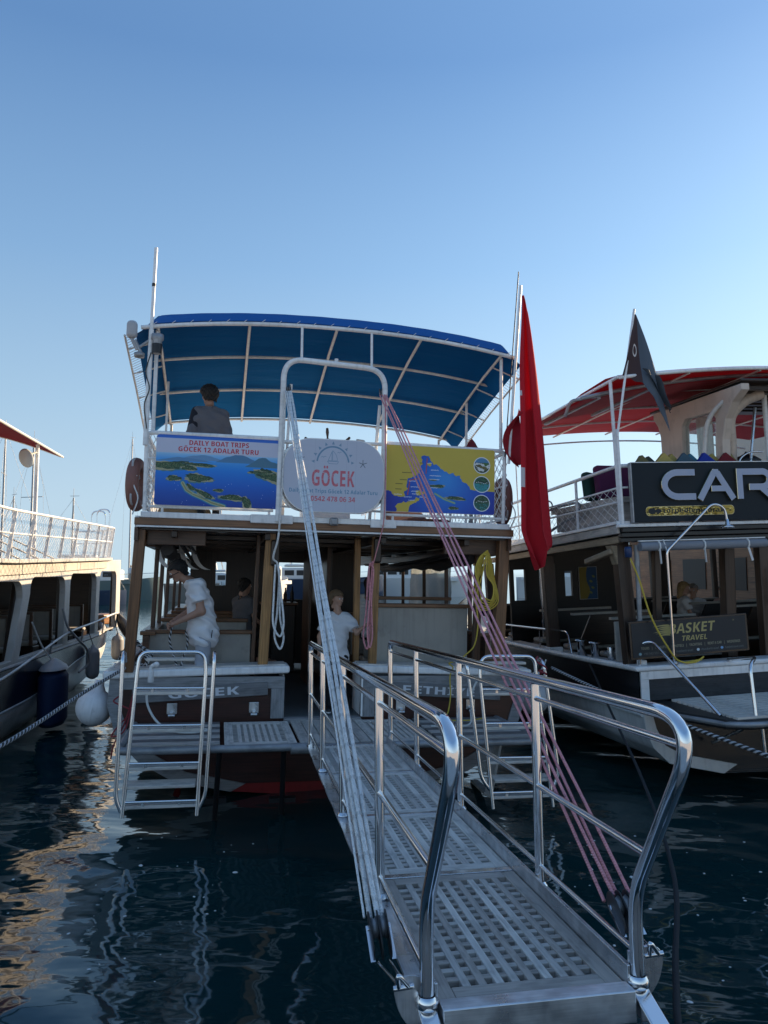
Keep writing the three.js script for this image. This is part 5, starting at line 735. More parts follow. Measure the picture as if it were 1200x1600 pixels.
  single('hose', 'pale hose hanging in a curve over the left boat\'s rail', 'hose', FL, [pipe(smooth([[-.02, 2.1, -3.8], [.04, 1.75, -3.95], [.14, 1.45, -4.4], [.24, 1.15, -4.9], [.22, .85, -5.1], [.1, .7, -4.8]], 8), .025, 8)], m.rubber);
  single('mooring_bundle', 'dark cloth-wrapped rope bundle hanging off the left boat\'s bow', 'rope bundle', FL, [pipe(smooth([[-.0, 1.72, -9.6], [.12, 1.5, -9.5], [.3, 1.28, -9.2], [.35, 1.12, -9.0]], 6), (t) => .03 + .12 * Math.sin(t * 3), 10)], m.black);
}
// ---- loose things on and around the middle boat
{
  const lp = thing('antenna_mast', 'white mast with antenna, lamp and camera at the canopy\'s left corner', 'mast', FM, [-2.38, 4.3, .05]);
  part(lp, 'pole', [rod([-2.38, 4.3, .05], [-2.37, 5.75, .05], .03, 12), rod([-2.37, 5.75, .05], [-2.36, 6.8, .05], .022, 12)], m.whiteTube); part(lp, 'joint_ring', rod([-2.366, 6.3, .05], [-2.366, 6.34, .05], .025, 12), m.black);
  part(lp, 'antenna_dome', put(cubeUV(new RoundedBoxGeometry(.13, .23, .12, 4, .058)), [-2.60, 5.73, .05]), m.rubber); part(lp, 'arm', [rod([-2.56, 5.6, .05], [-2.47, 5.42, .05], .022), rod([-2.5, 5.52, .05], [-2.38, 5.62, .05], .018), rod([-2.6, 5.62, .05], [-2.53, 5.48, .05], .02)], m.alu);
  part(lp, 'flood_lamp', [put(lathe([[0, 0], [.05, 0], [.055, .16], [.075, .18], [.075, .24], [.0, .26]], 16), [-2.29, 5.44, .09])], m.alu); part(lp, 'lamp_hood', [put(lathe([[.058, 0], [.062, .12], [.05, .12]], 16), [-2.29, 5.44, .09])], m.black); part(lp, 'small_lamp', put(lathe([[0, 0], [.06, .01], [.065, .06], [0, .09]], 14), [-2.50, 5.38, .05]), m.alu);
  part(lp, 'cable', pipe(smooth([[-2.36, 5.45, .08], [-2.41, 5.2, .08], [-2.36, 5.0, .085], [-2.41, 4.8, .085], [-2.37, 4.5, .08]], 8), .007, 6), m.black);
  // red flag
  const fl = thing('flag', 'long red flag hanging limp from a pole at the middle boat\'s right corner', 'flag', FM, [2.31, 4.4, .1]);
  part(fl, 'pole', [rod([2.31, 4.3, .1], [2.47, 6.78, .1], .02, 10)], m.whiteTube); part(fl, 'whip_antenna', rod([2.27, 4.4, .06], [2.455, 6.99, .06], .008, 6), m.black);
  const ft = canvasTex(512, 512, (c) => { c.fillStyle = '#d2303c'; c.fillRect(0, 0, 512, 512); c.fillStyle = '#dcdcdc'; c.fillRect(0, 150, 34, 36); c.fillRect(452, 140, 60, 60); c.fillRect(0, 320, 20, 10); });
  const fm = mat('red_flag_cloth', [1, .95, 1], .8, { phys: true, map: ft, bump: T.weave, bs: .002, specularIntensity: .2, transmission: .32, thickness: 0, sheen: .3 });
  const edgeL = (v) => lerp(2.475, 2.43, sm(0, .3, v)) + .0 + .27 * Math.pow(Math.max(0, (v - .86) / .14), 1.2), edgeR = (v) => 2.49 + .41 * Math.pow(v, .75) + .06 * v - .20 * Math.pow(Math.max(0, (v - .93) / .07), 1);
  part(fl, 'cloth', sheet(36, 60, (u, v) => { const y = lerp(6.62, 2.88, v), f = u * 2.5 * Math.PI, w = edgeR(v) - edgeL(v); const x = edgeL(v) + w * (u + .10 * Math.sin(f * 2) * (v > .05 ? 1 : 0)), z = .14 + (.03 + .10 * v) * Math.sin(f * 1.2 + v * 2.2) + .10 * u * v; return [x, y - (v > .86 ? (u - .35) * (u > .35 ? -.28 : .1) * (v - .86) / .14 : 0), z]; }, .003, [1, 1]), fm);
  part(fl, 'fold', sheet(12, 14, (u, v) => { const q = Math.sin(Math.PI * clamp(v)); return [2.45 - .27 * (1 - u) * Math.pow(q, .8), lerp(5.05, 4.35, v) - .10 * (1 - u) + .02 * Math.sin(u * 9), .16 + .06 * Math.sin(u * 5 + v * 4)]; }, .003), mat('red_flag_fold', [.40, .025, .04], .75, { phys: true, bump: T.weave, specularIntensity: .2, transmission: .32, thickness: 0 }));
  // life rings
  const ring = (label, c, ry) => { const t = thing('life_ring', label, 'life ring', FM, [c[0], c[1] - .36, c[2]]); part(t, 'ring', put(clean(new THREE.TorusGeometry(.262, .08, 14, 36)), c, [0, ry, 0]), mat('brown_red_vinyl', [.24, .11, .09], .65, { map: T.dirt })); for (let k = 0; k < 4; k++) { const a = k * Math.PI / 2 + .7; part(t, 'band', put(clean(new THREE.TorusGeometry(.092, .014, 6, 16)), [c[0] + .275 * Math.cos(a) * Math.cos(ry), c[1] + .275 * Math.sin(a), c[2] - .275 * Math.cos(a) * Math.sin(ry)], [0, ry, a + Math.PI / 2].map((q, i) => (i === 0 ? Math.PI / 2 * 0 : q))), m.rubber); } part(t, 'line', pipe(smooth([[c[0] + .03, c[1] + .08, c[2] + .3], [c[0] + .0, c[1] - .02, c[2] + .32], [c[0] + .06, c[1] - .2, c[2] + .34], [c[0] + .0, c[1] - .4, c[2] + .3]], 6), .008, 6), m.ropeWhite); };
  ring('faded brown life ring on the outside of the middle boat\'s left railing', [-2.50, 3.85, -.32], Math.PI / 2 - .1); ring('faded brown life ring on the outside of the middle boat\'s right railing', [2.42, 3.84, -.42], Math.PI / 2 - .12);
  // fenders
  const ballF = (label, c, r) => { const t = thing('fender', label, 'fender', FM, [c[0], c[1] - r, c[2]]); const pts = []; for (let i = 0; i <= 20; i++) { const a = -Math.PI / 2 + Math.PI * i / 20 * .86; pts.push([r * Math.cos(a), r * Math.sin(a) * 1.03]); } pts.push([.06, r * 1.25], [.055, r * 1.5], [.0, r * 1.52]); part(t, 'body', put(lathe(pts, 28), c, [0, 0, -.16]), m.ballVinyl); part(t, 'line', pipe(smooth([[c[0] + .07, c[1] + r * 1.45, c[2]], [c[0] + .16, c[1] + r * 1.8, c[2] - .02], [c[0] + .22, 1.6, c[2] - .05]], 6), .012, 6), m.ropeWhite); };
  ballF('white ball fender hanging at the left corner of the middle boat\'s stern', [-2.90, 1.06, -.55], .222); ballF('white ball fender hanging at the right corner of the middle boat\'s stern', [3.05, 1.07, -.8], .235);
  // ropes and hoses
  const R = (name, label, pts, r, mt, fr = FM, cat = 'rope') => single(name, label, cat, fr, [pipe(smooth(pts, 8), r, 8)], mt);
  R('rope_coil', 'white rope looped and hanging beside the pale stern post', [[-.715, 3.5, .12], [-.73, 3.2, .05], [-.77, 2.95, -.08], [-.72, 2.9, -.1], [-.68, 2.6, -.1], [-.66, 2.2, -.1], [-.61, 1.95, -.1], [-.65, 1.82, -.1], [-.72, 1.95, -.1], [-.70, 2.3, -.11], [-.69, 2.8, -.12], [-.71, 2.86, -.06], [-.66, 2.5, -.06], [-.62, 2.1, -.06], [-.66, 1.98, -.06], [-.74, 2.1, -.07], [-.75, 2.5, -.09], [-.74, 2.88, -.1]], .013, m.ropeWhite);
  R('fall_line', 'thin white line running down the arch\'s left leg', [[-.70, 5.06, .12], [-.70, 4.3, .13], [-.712, 3.6, .13], [-.715, 3.45, .11]], .009, m.ropeWhite);
  R('fall_line', 'thin pink line running down the arch\'s right leg', [[.595, 5.1, .12], [.615, 4.3, .12], [.61, 3.45, .10], [.57, 3.2, .03], [.52, 2.9, -.1]], .008, m.ropePink);
  R('rope_coil', 'pink rope looped and hanging on the right stern post', [[.53, 2.95, -.15], [.48, 2.9, -.12], [.49, 2.5, -.12], [.50, 2.0, -.12], [.47, 1.82, -.12], [.42, 1.95, -.12], [.45, 2.3, -.13], [.49, 2.9, -.13], [.52, 2.88, -.1], [.51, 2.4, -.1], [.53, 1.95, -.1], [.50, 1.84, -.1], [.47, 2.0, -.1], [.49, 2.5, -.1], [.52, 2.93, -.12]], .012, m.ropePink);
  const yh = []; for (let k = 0; k < 6; k++) { const a = .02 * k; yh.push([2.10 - .016 * k, 3.14 - .012 * k, -.12 + a * .3], [2.02 - .025 * k, 2.85, -.12 + a], [1.90 + .03 * k, 2.60 - .03 * k, -.12 + a], [1.97 + .01 * k, 2.36 + .028 * k, -.12 + a], [2.12, 2.34 + .026 * k, -.12 + a], [2.25 - .02 * k, 2.44 + .045 * k, -.12 + a], [2.19 - .025 * k, 2.8, -.13 + a], [2.14 - .018 * k, 3.05, -.13 + a]); }
  R('hose_coil', 'yellow hose coiled on the right corner post with its end trailing to the deck', [...yh, [2.0, 2.8, -.05], [1.92, 2.5, -.05], [1.95, 2.15, -.05], [1.90, 1.85, -.08], [1.80, 1.74, -.12], [1.74, 1.68, -.14], [1.60, 1.62, -.2], [1.66, 1.57, -.22], [1.63, 1.45, -.24], [1.64, 1.2, -.24], [1.60, 1.0, -.2], [1.5, .93, .0], [1.8, .93, .1], [1.98, .94, .05]], .0092, m.yellow, FM, 'hose');
  R('hose', 'white shower hose lying in a curve on the left platform', [[-2.22, 1.36, .2], [-2.20, 1.2, .22], [-2.08, 1.02, .3], [-1.9, .935, .42], [-1.7, .925, .5], [-1.5, .93, .42], [-1.56, .925, .3], [-1.75, .925, .3]], .014, m.hoseWhite, FM, 'hose');
  single('deck_shower', 'white hand shower standing on the left cap rail', 'shower', FM, [put(lathe([[0, 0], [.035, 0], [.035, .12], [.028, .14], [0, .14]], 14), [-2.19, 1.44, .05]), pipe(rounded([[-2.19, 1.55, .05], [-2.19, 1.63, .05], [-2.13, 1.65, .08]], .05), .026, 10), ball(.036, [-2.13, 1.65, .08])], m.white);
  R('hose', 'white hose running down behind the right swim ladder', [[2.06, 1.62, .1], [1.92, 1.5, .15], [1.8, 1.3, .18], [1.78, 1.05, .2], [1.74, .93, .3], [1.4, .925, .5], [1.2, .925, .4]], .013, m.hoseWhite, FM, 'hose');
  R('mooring_rope', 'black and white mooring rope from the stern\'s left corner towards the quay', [FM.w([-2.5, 1.6, .0]), V(-3.18, 1.52, -8.3), FW.w([-3.2, 1.33, -6.5]), V(-3.5, 1.08, -4.0), V(-3.8, 1.15, -2.0)], .020, m.ropeMix, FW);
  R('mooring_rope', 'black and white mooring rope from the right swim ladder towards the quay', [FM.w([2.44, 1.72, 1.2]), V(2.28, 1.56, -7.8), V(2.80, 1.42, -6.2), V(3.3, 1.32, -4.8), V(4.0, 1.15, -2.4)], .017, m.ropeMix, FW);
  R('mooring_rope', 'thick dark mooring rope slanting down from the black boat\'s bitts to the quay', [FR.w([.1, 1.66, -1.9]), V(2.94, 1.12, -10.4), V(2.42, .85, -7.4), V(1.82, .86, -5.0), V(1.34, .92, -3.7), V(1.13, 1.0, -3.05), V(1.1, 1.15, -2.4)], .0155, m.ropeDark, FW);
  single('rope_knot', 'dark knotted rope end beside the gangway\'s right foot', 'rope', FW, [pipe(smooth([[1.15, .98, -3.1], [1.19, 1.03, -3.06], [1.14, 1.06, -3.02], [1.10, 1.0, -3.06], [1.16, .96, -3.03], [1.2, .93, -2.98]], 6), .03, 8)], m.ropeDark);
  R('lashing', 'thin red cord wound round the left swim ladder', [[-2.40, 1.45, 1.10], [-2.46, 1.40, 1.22], [-2.36, 1.36, 1.28], [-2.28, 1.30, 1.25], [-2.40, 1.15, 1.2], [-2.46, 1.05, 1.25], [-2.34, 1.10, 1.29], [-2.26, 1.5, 1.24], [-2.33, 1.2, 1.26], [-2.44, .95, 1.2], [-2.47, .8, 1.15]], .008, m.ropeRed);
  R('lashing', 'thin red cord knotted round the top of the right swim ladder', [[2.3, 1.84, 1.1], [2.24, 1.8, 1.2], [2.32, 1.74, 1.28], [2.36, 1.70, 1.2], [2.26, 1.69, 1.24], [2.33, 1.66, 1.29], [2.28, 1.62, 1.2], [2.32, 1.72, 1.26]], .011, m.ropeRed);
  const pr = [[-2.0, 2.06, -.42], [-2.02, 1.9, -.42], [-1.97, 1.72, -.45], [-1.92, 1.58, -.46]];
  R('mooring_rope', 'black and white rope hanging from the bending man\'s hands', pr, .014, m.ropeMix); R('mooring_rope', 'black and white rope hanging beside the bending man\'s shorts', [[-1.83, 2.02, -.5], [-1.80, 1.85, -.5], [-1.84, 1.7, -.5], [-1.87, 1.56, -.48]], .013, m.ropeMix);
  const cl = []; for (let k = 0; k < 4; k++) cl.push([-2.62 + .02 * k, 1.66 + .03 * k, -.4], [-2.42, 1.84 + .02 * k, -.36], [-2.22 - .02 * k, 1.72 - .04 * k, -.34], [-2.32, 1.60, -.36]);
  R('rope_coil', 'black and white rope heaped at the foot of the left corner post', cl, .014, m.ropeMix);
  // helm
  const hw = thing('helm_wheel', 'wooden steering wheel standing behind the name sign', 'steering wheel', FM, [.04, 3.47, -1.15]);
  part(hw, 'rim', put(clean(new THREE.TorusGeometry(.30, .028, 10, 36)), [.04, 4.42, -1.15], [-.2, 0, 0]), m.brown); part(hw, 'hub', put(lathe([[0, 0], [.07, 0], [.07, .08], [0, .08]], 18), [.04, 4.42, -1.19], [Math.PI / 2, 0, 0]), m.varnish);
  for (let k = 0; k < 8; k++) { const a = k * Math.PI / 4 + .06; part(hw, 'spoke', put(lathe([[.0, .05], [.016, .06], [.02, .28], [.013, .33], [.024, .40], [.018, .46], [0, .47]], 10).rotateZ(a), [.04, 4.42, -1.15]), m.brown); }
  part(hw, 'console', span(-.3, .4, 3.47, 4.5, -1.7, -1.25, .04), m.white); part(hw, 'console_cover', put(cubeUV(new THREE.SphereGeometry(.36, 20, 10, 0, 6.3, 0, 1.57).scale(1, .45, .6)), [.04, 4.46, -1.5]), m.dark);
  single('bracket', 'small steel bracket standing beside the steering wheel', 'bracket', FM, [pipe(rounded([[.52, 4.4, -.9], [.52, 4.68, -.9], [.40, 4.69, -.9]], .02), .012, 8)], m.steelDull);
  const cn = thing('folded_cloth', 'dark red folded cloth bundle above the map banner\'s right end', 'folded cloth', FM, [2.1, 4.4, -.9]); part(cn, 'cloth', put(lathe([[.0, .36], [.05, .30], [.16, .1], [.21, .0], [0, 0]], 9), [2.12, 4.45, -.9]), mat('maroon_cloth', [.16, .015, .025], .85, { bump: T.wrinkle, bs: .02 })); part(cn, 'stand', rod([2.12, 3.47, -.9], [2.12, 4.46, -.9], .03), m.alu);
  for (const [l, x, z, c] of [['tan seat cushion stacked behind the left railing', -2.0, -1.7, [.34, .24, .13]], ['brown lounger pad behind the right railing', 1.5, -2.0, [.20, .08, .05]]]) single('lounger_pad', l, 'cushion', FM, [box(.7, .14, 1.6, [x, 3.56, z], [0, .1, 0], .05), box(.66, .1, .6, [x, 3.72, z - .4], [.5, .1, 0], .04)], mat('pad_' + x, c, .85, { bump: T.weave }));
  // plastic side curtain
  single('side_curtain', 'clear plastic side curtain hanging at the right side of the lower deck', 'curtain', FM, [sheet(14, 10, (u, v) => [2.42 + .02 * Math.sin(u * 21 + v * 3) + .01 * Math.sin(v * 17 + u * 5), lerp(3.05, 1.98, v), lerp(-2.9, -5.7, u)], .003, [3, 1])], mat('clear_plastic_sheet', [.80, .84, .85], .5, { phys: true, transmission: .75, thickness: 0, bump: T.wrinkle, bs: .02 }));
  // things on the bar
  for (let i = 0; i < 5; i++) single('bottle', ['dark bottle at the left end of the bar', 'amber bottle second along the bar', 'clear glass bottle in the middle of the bar', 'short brown bottle on the bar', 'tall dark bottle at the right end of the bar'][i], 'bottle', FM, [put(lathe([[0, 0], [.035, 0], [.037, .14 + .03 * (i % 3)], [.014, .2 + .03 * (i % 3)], [.014, .27 + .03 * (i % 3)], [0, .27 + .03 * (i % 3)]], 12), [-.54 + i * .12, 2.252, -5.1 - (i % 2) * .12])], [m.black, m.varnish, m.rubber, m.brown, m.black][i], 'bottles on the bar');
}
{ // bits of foam on the water
  const g = []; for (let i = 0; i < 150; i++) { const left = rnd() < .3, x = left ? rr(-3.4, -1.2) : rr(.9, 4.2), z = left ? rr(-8.5, -4.6) : rr(-8.5, -3.4), r = rr(.004, .013) * (rnd() < .08 ? 2 : 1); g.push(put(clean(new THREE.SphereGeometry(r, 6, 4).scale(1.4, .35, 1)), [x, waterH(x, z) + .001, z], [0, rr(0, 6), 0])); }
  const f = single('foam_bits', 'scattered tiny white foam bits floating on the dark water', 'foam', FW, g, mat('foam_white', [.7, .72, .72], .8)); f.userData.kind = 'stuff';
}
// ---- people: one smooth surface meshed from a distance field, clothes and hair as shells over it
const cap = (a, b, ra, rb) => { const A = vv(a), B = vv(b), d = B.clone().sub(A), l2 = d.lengthSq() || 1e-9; return (x, y, z) => { const px = x - A.x, py = y - A.y, pz = z - A.z, t = clamp((px * d.x + py * d.y + pz * d.z) / l2); return Math.hypot(px - d.x * t, py - d.y * t, pz - d.z * t) - (ra + (rb - ra) * t); }; };
const smin = (a, b, k) => { const h = Math.max(k - Math.abs(a - b), 0) / k; return Math.min(a, b) - h * h * k * .25; };
const union = (fs, k) => (x, y, z) => { let d = 1e3; for (const f of fs) { const e = f(x, y, z); d = d > 900 ? e : smin(d, e, k); } return d; };
function surfaceNet(f, lo, hi, c) {
  const n = [0, 1, 2].map((i) => Math.ceil((hi[i] - lo[i]) / c) + 1), [nx, ny, nz] = n, F = new Float32Array(nx * ny * nz);
  // coarse pass skips far cells
  const S = 4;
  for (let k = 0; k < nz; k += S) for (let j = 0; j < ny; j += S) for (let i = 0; i < nx; i += S) {
    const d = f(lo[0] + (i + S / 2) * c, lo[1] + (j + S / 2) * c, lo[2] + (k + S / 2) * c), sk = Math.abs(d) > c * S * 1.4;
    for (let w = k; w < Math.min(k + S, nz); w++) for (let v = j; v < Math.min(j + S, ny); v++) for (let u = i; u < Math.min(i + S, nx); u++) F[(w * ny + v) * nx + u] = sk ? d : f(lo[0] + u * c, lo[1] + v * c, lo[2] + w * c);
  }
  const id = new Int32Array(nx * ny * nz).fill(-1), P = [], idx = [], at = (i, j, k) => F[(k * ny + j) * nx + i];
  for (let k = 0; k < nz - 1; k++) for (let j = 0; j < ny - 1; j++) for (let i = 0; i < nx - 1; i++) {
    let x = 0, y = 0, z = 0, m = 0; const v = []; for (let q = 0; q < 8; q++) v.push(at(i + (q & 1), j + ((q >> 1) & 1), k + (q >> 2)));
    for (let a = 0; a < 8; a++) for (const bit of [1, 2, 4]) { const b = a | bit; if (b === a) continue; if ((v[a] < 0) !== (v[b] < 0)) { const t = v[a] / (v[a] - v[b]); x += (a & 1) + (bit === 1 ? t : 0); y += ((a >> 1) & 1) + (bit === 2 ? t : 0); z += (a >> 2) + (bit === 4 ? t : 0); m++; } }
    if (m) { id[(k * ny + j) * nx + i] = P.length / 3; P.push(lo[0] + (i + x / m) * c, lo[1] + (j + y / m) * c, lo[2] + (k + z / m) * c); }
  }
  const I = (i, j, k) => id[(k * ny + j) * nx + i];
  for (let k = 1; k < nz - 1; k++) for (let j = 1; j < ny - 1; j++) for (let i = 1; i < nx - 1; i++) {
    const a = at(i, j, k); const q = (w, p, r, s, t) => { if (p < 0 || r < 0 || s < 0 || t < 0) return; w ? idx.push(p, r, s, p, s, t) : idx.push(p, s, r, p, t, s); };
    if ((a < 0) !== (at(i + 1, j, k) < 0)) q(a < 0, I(i, j - 1, k - 1), I(i, j, k - 1), I(i, j, k), I(i, j - 1, k));
    if ((a < 0) !== (at(i, j + 1, k) < 0)) q(a < 0, I(i - 1, j, k - 1), I(i - 1, j, k), I(i, j, k), I(i, j, k - 1));
    if ((a < 0) !== (at(i, j, k + 1) < 0)) q(a < 0, I(i - 1, j - 1, k), I(i, j - 1, k), I(i, j, k), I(i - 1, j, k));
  }
  const N = [], e = c * .6; for (let i = 0; i < P.length; i += 3) { const [x, y, z] = [P[i], P[i + 1], P[i + 2]]; const g = V(f(x + e, y, z) - f(x - e, y, z), f(x, y + e, z) - f(x, y - e, z), f(x, y, z + e) - f(x, y, z - e)).normalize(); N.push(g.x, g.y, g.z); }
  const g = new THREE.BufferGeometry(); g.setAttribute('position', new THREE.Float32BufferAttribute(P, 3)); g.setAttribute('normal', new THREE.Float32BufferAttribute(N, 3)); g.setAttribute('uv', new THREE.Float32BufferAttribute(P.filter((_, i) => i % 3 !== 2), 2)); g.setIndex(idx);
  return clean(g);
}
const bounds = (pts, r) => { const lo = [1e9, 1e9, 1e9], hi = [-1e9, -1e9, -1e9]; for (const p of pts) p.toArray().forEach((v, i) => { lo[i] = Math.min(lo[i], v - r); hi[i] = Math.max(hi[i], v + r); }); return [lo, hi]; };
/* J: joints in the frame: pel, neck, head (centre), look, shL shR elL elR wrL wrR hipL hipR knL knR anL anR; s scale */
function person(name, label, fr, at, J, o) {
  for (const k in J) J[k] = vv(J[k]);
  const s = o.s || 1, c = (o.cell || .012), sh = J.shL.clone().add(J.shR).multiplyScalar(.5), hp = J.hipL.clone().add(J.hipR).multiplyScalar(.5), chest = sh.clone().lerp(hp, .28), belly = sh.clone().lerp(hp, .7);
  const fatB = o.belly || 1, bulk = o.bulk || 0, aK = o.armK || 1, t = thing(name, label, 'person', fr, at);
  const side = J.shR.clone().sub(J.shL).normalize(), in_ = (p, q, w) => p.clone().lerp(q, w);
  const torso = (e0, e = e0 + bulk) => [cap(J.shL.clone().addScaledVector(side, .03 * s), J.shR.clone().addScaledVector(side, -.03 * s), .062 * s + e, .062 * s + e), cap(in_(chest, J.shL, .45), in_(belly, J.hipL, .5), .098 * s + e, .088 * s * fatB + e), cap(in_(chest, J.shR, .45), in_(belly, J.hipR, .5), .098 * s + e, .088 * s * fatB + e), cap(in_(sh, J.head, .34), in_(sh, J.shL, .82), .046 * s + e * .6, .05 * s + e), cap(in_(sh, J.head, .34), in_(sh, J.shR, .82), .046 * s + e * .6, .05 * s + e), cap(J.hipL, J.hipR, .094 * s + e, .094 * s + e), cap(chest, hp, .105 * s + e, .10 * s * fatB + e)];
  const arm = (a, b, w, e, u = 1) => [cap(a, in_(a, b, u), .047 * s * aK + e, lerp(.047, .036, u) * s * aK + e)];
  const fore = (b, w) => [cap(b, w, .038 * s * aK, .025 * s * (aK * .5 + .5))], leg = (h, k, n, e, u = 1) => [cap(h, k, .08 * s + e, .054 * s + e), cap(k, in_(k, n, u), .054 * s + e, lerp(.054, .034, u) * s + e)];
  const fwd = J.look.clone().normalize(), hx = V(0, 1, 0).addScaledVector(fwd, -fwd.y).normalize(), hr = fwd.clone().cross(hx).normalize(); // up and right of the head
  const H = (r, u, f) => J.head.clone().addScaledVector(hr, r * s).addScaledVector(hx, u * s).addScaledVector(fwd, f * s);
  const foot = (n) => cap(n.clone().add(V(0, -.045 * s, 0)), n.clone().addScaledVector(V(o.toe ? o.toe[0] : fwd.x, 0, o.toe ? o.toe[2] : fwd.z).normalize(), .16 * s).add(V(0, -.055 * s, 0)), .036 * s, .028 * s);
  const bodyF = union([...torso(0), ...arm(J.shL, J.elL, 0, 0), ...arm(J.shR, J.elR, 0, 0), ...fore(J.elL, J.wrL), ...fore(J.elR, J.wrR), ...leg(J.hipL, J.knL, J.anL, 0), ...leg(J.hipR, J.knR, J.anR, 0), cap(sh, J.head.clone().addScaledVector(hx, -.05 * s), .056 * s, .05 * s), foot(J.anL), foot(J.anR)], .035 * s);
  const all = Object.entries(J).filter(([k]) => k !== 'look').map(([, v]) => v), [lo, hi] = bounds(all, .2 * s);
  const geos = [surfaceNet(bodyF, lo, hi, c)];
  // head with face
  const headF = union([cap(H(0, .03, -.01), H(0, .035, -.03), .086 * s, .088 * s), cap(H(0, -.03, .03), H(0, -.075, .052), .058 * s, .036 * s), cap(H(.025, -.01, .055), H(-.025, -.01, .055), .03 * s, .03 * s), cap(H(0, -.06, -.02), H(0, -.12, -.045), .055 * s, .052 * s)], .03 * s);
  const nose = cap(H(0, .012, .086), H(0, -.026, .104), .008 * s, .0135 * s), lip = cap(H(-.02, -.056, .082), H(.02, -.056, .082), .008 * s, .008 * s), earL = cap(H(-.088, .02, -.015), H(-.088, -.02, -.01), .013 * s, .009 * s), earR = cap(H(.088, .02, -.015), H(.088, -.02, -.01), .013 * s, .009 * s), brow = cap(H(-.04, .035, .076), H(.04, .035, .076), .012 * s, .012 * s);
  const eyes = [-.032, .032].map((x) => cap(H(x, .014, .088), H(x, .014, .09), .014 * s, .014 * s));
  const hf = (x, y, z) => { let d = smin(smin(smin(headF(x, y, z), nose(x, y, z), .012), lip(x, y, z), .01), brow(x, y, z), .015); d = Math.min(d, smin(earL(x, y, z), earR(x, y, z), .001)); return Math.max(d, -Math.min(eyes[0](x, y, z), eyes[1](x, y, z))); };
  const hc = o.fine ? .004 : .007, hb = bounds([J.head], .15 * s); geos.push(surfaceNet(hf, hb[0], hb[1], hc));
  // hands
  for (const [w, e, k, curl] of [[J.wrL, J.elL, -1, o.curlL ?? .35], [J.wrR, J.elR, 1, o.curlR ?? .35]]) {
    const d = w.clone().sub(e).normalize(); let pn = V(k * -1, 0, 0).addScaledVector(d, d.x * k); if (pn.lengthSq() < .1) pn = V(0, 0, 1).addScaledVector(d, -d.z); pn.normalize(); if (o.palm) { pn = vv(o.palm).addScaledVector(d, -vv(o.palm).dot(d)).normalize(); } const sd = d.clone().cross(pn).normalize();
    const Q = (l, a, b) => w.clone().addScaledVector(d, l * s).addScaledVector(sd, a * s).addScaledVector(pn, b * s), fs = [cap(Q(0, 0, 0), Q(.03, 0, 0), .024 * s, .026 * s), cap(Q(.04, -.022, 0), Q(.04, .022, 0), .016 * s, .016 * s), cap(Q(.075, -.026, .002), Q(.075, .026, .002), .013 * s, .013 * s)];
    [[-.03, .058], [-.01, .07], [.01, .066], [.029, .052]].forEach(([a, L]) => { const c1 = curl, p0 = Q(.08, a, .002), p1 = Q(.08 + L * .5 * Math.cos(c1), a * 1.08, L * .5 * Math.sin(c1)), p2 = Q(.08 + L * .5 * Math.cos(c1) + L * .5 * Math.cos(c1 * 2.2), a * 1.1, L * .5 * Math.sin(c1) + L * .5 * Math.sin(c1 * 2.2)); fs.push(cap(p0, p1, .0092 * s, .0085 * s), cap(p1, p2, .0085 * s, .0072 * s)); });
    fs.push(cap(Q(.025, -.024, .004), Q(.055, -.052, .022), .012 * s, .0105 * s), cap(Q(.055, -.052, .022), Q(.08, -.056, .04), .0105 * s, .008 * s));
    const b = bounds([Q(.0, 0, 0), Q(.16, 0, 0), Q(.08, 0, .06), Q(.05, -.06, .03)], .05 * s); geos.push(surfaceNet(union(fs, .008 * s), b[0], b[1], o.fine ? .0045 : .008));
  }
  const skin = mat('skin_' + label.length, o.skin || [.42, .24, .17], .55, { bump: T.skinny, bs: .001 });
  const body = part(t, 'body', geos, skin);
  for (const x of [-.032, .032]) part(body, 'eye', ball(.0125 * s, H(x, .014, .082).toArray(), [1, 1, 1], 12), m.white);
  for (const x of [-.032, .032]) part(body, 'iris', ball(.0062 * s, H(x, .014, .0905).toArray(), [1, 1, 1], 10), m.black);
  // hair
  if (o.hair) { const hs = o.hairLen || 0, ff = (x, y, z) => { const p = V(x, y, z).sub(J.head), f = p.dot(fwd) / s, u = p.dot(hx) / s, q = Math.abs(p.dot(hr)) / s; const n = .006 * Math.sin(u * 90 + f * 40) * Math.sin(q * 110 + f * 70); let d = Math.min(headF(x, y, z), 1) - (.020 + (o.hairVol || 0)) * s + n * s; if (hs) d = smin(d, cap(H(0, 0, -.07), H(0, -.05 - hs, -.085), .075 * s, .055 * s)(x, y, z), .03); const hl = f > .03 ? lerp(.052, .066, clamp((f - .03) / .05)) : f > -.02 ? lerp(-.005, .052, (f + .02) / .05) : lerp(-.085 - hs, -.005, clamp((f + .06) / .04)); const cut = hl + n * 1.5 - u; return Math.max(d, cut * .7 * s); }; const b = bounds([J.head, H(0, -hs, -.08)], .19 * s); part(body, 'hair', surfaceNet(ff, b[0], b[1], o.fine ? .006 : .009), mat('hair_' + label.length, o.hair, .6, { bump: T.twist, bs: .004 })); }
  const fold = (x, y, z) => .005 * Math.sin(x * 31 + y * 17 + Math.sin(y * 23) * 2) + .004 * Math.sin(y * 41 - z * 37 + x * 11);
  const up = sh.clone().sub(hp).normalize();
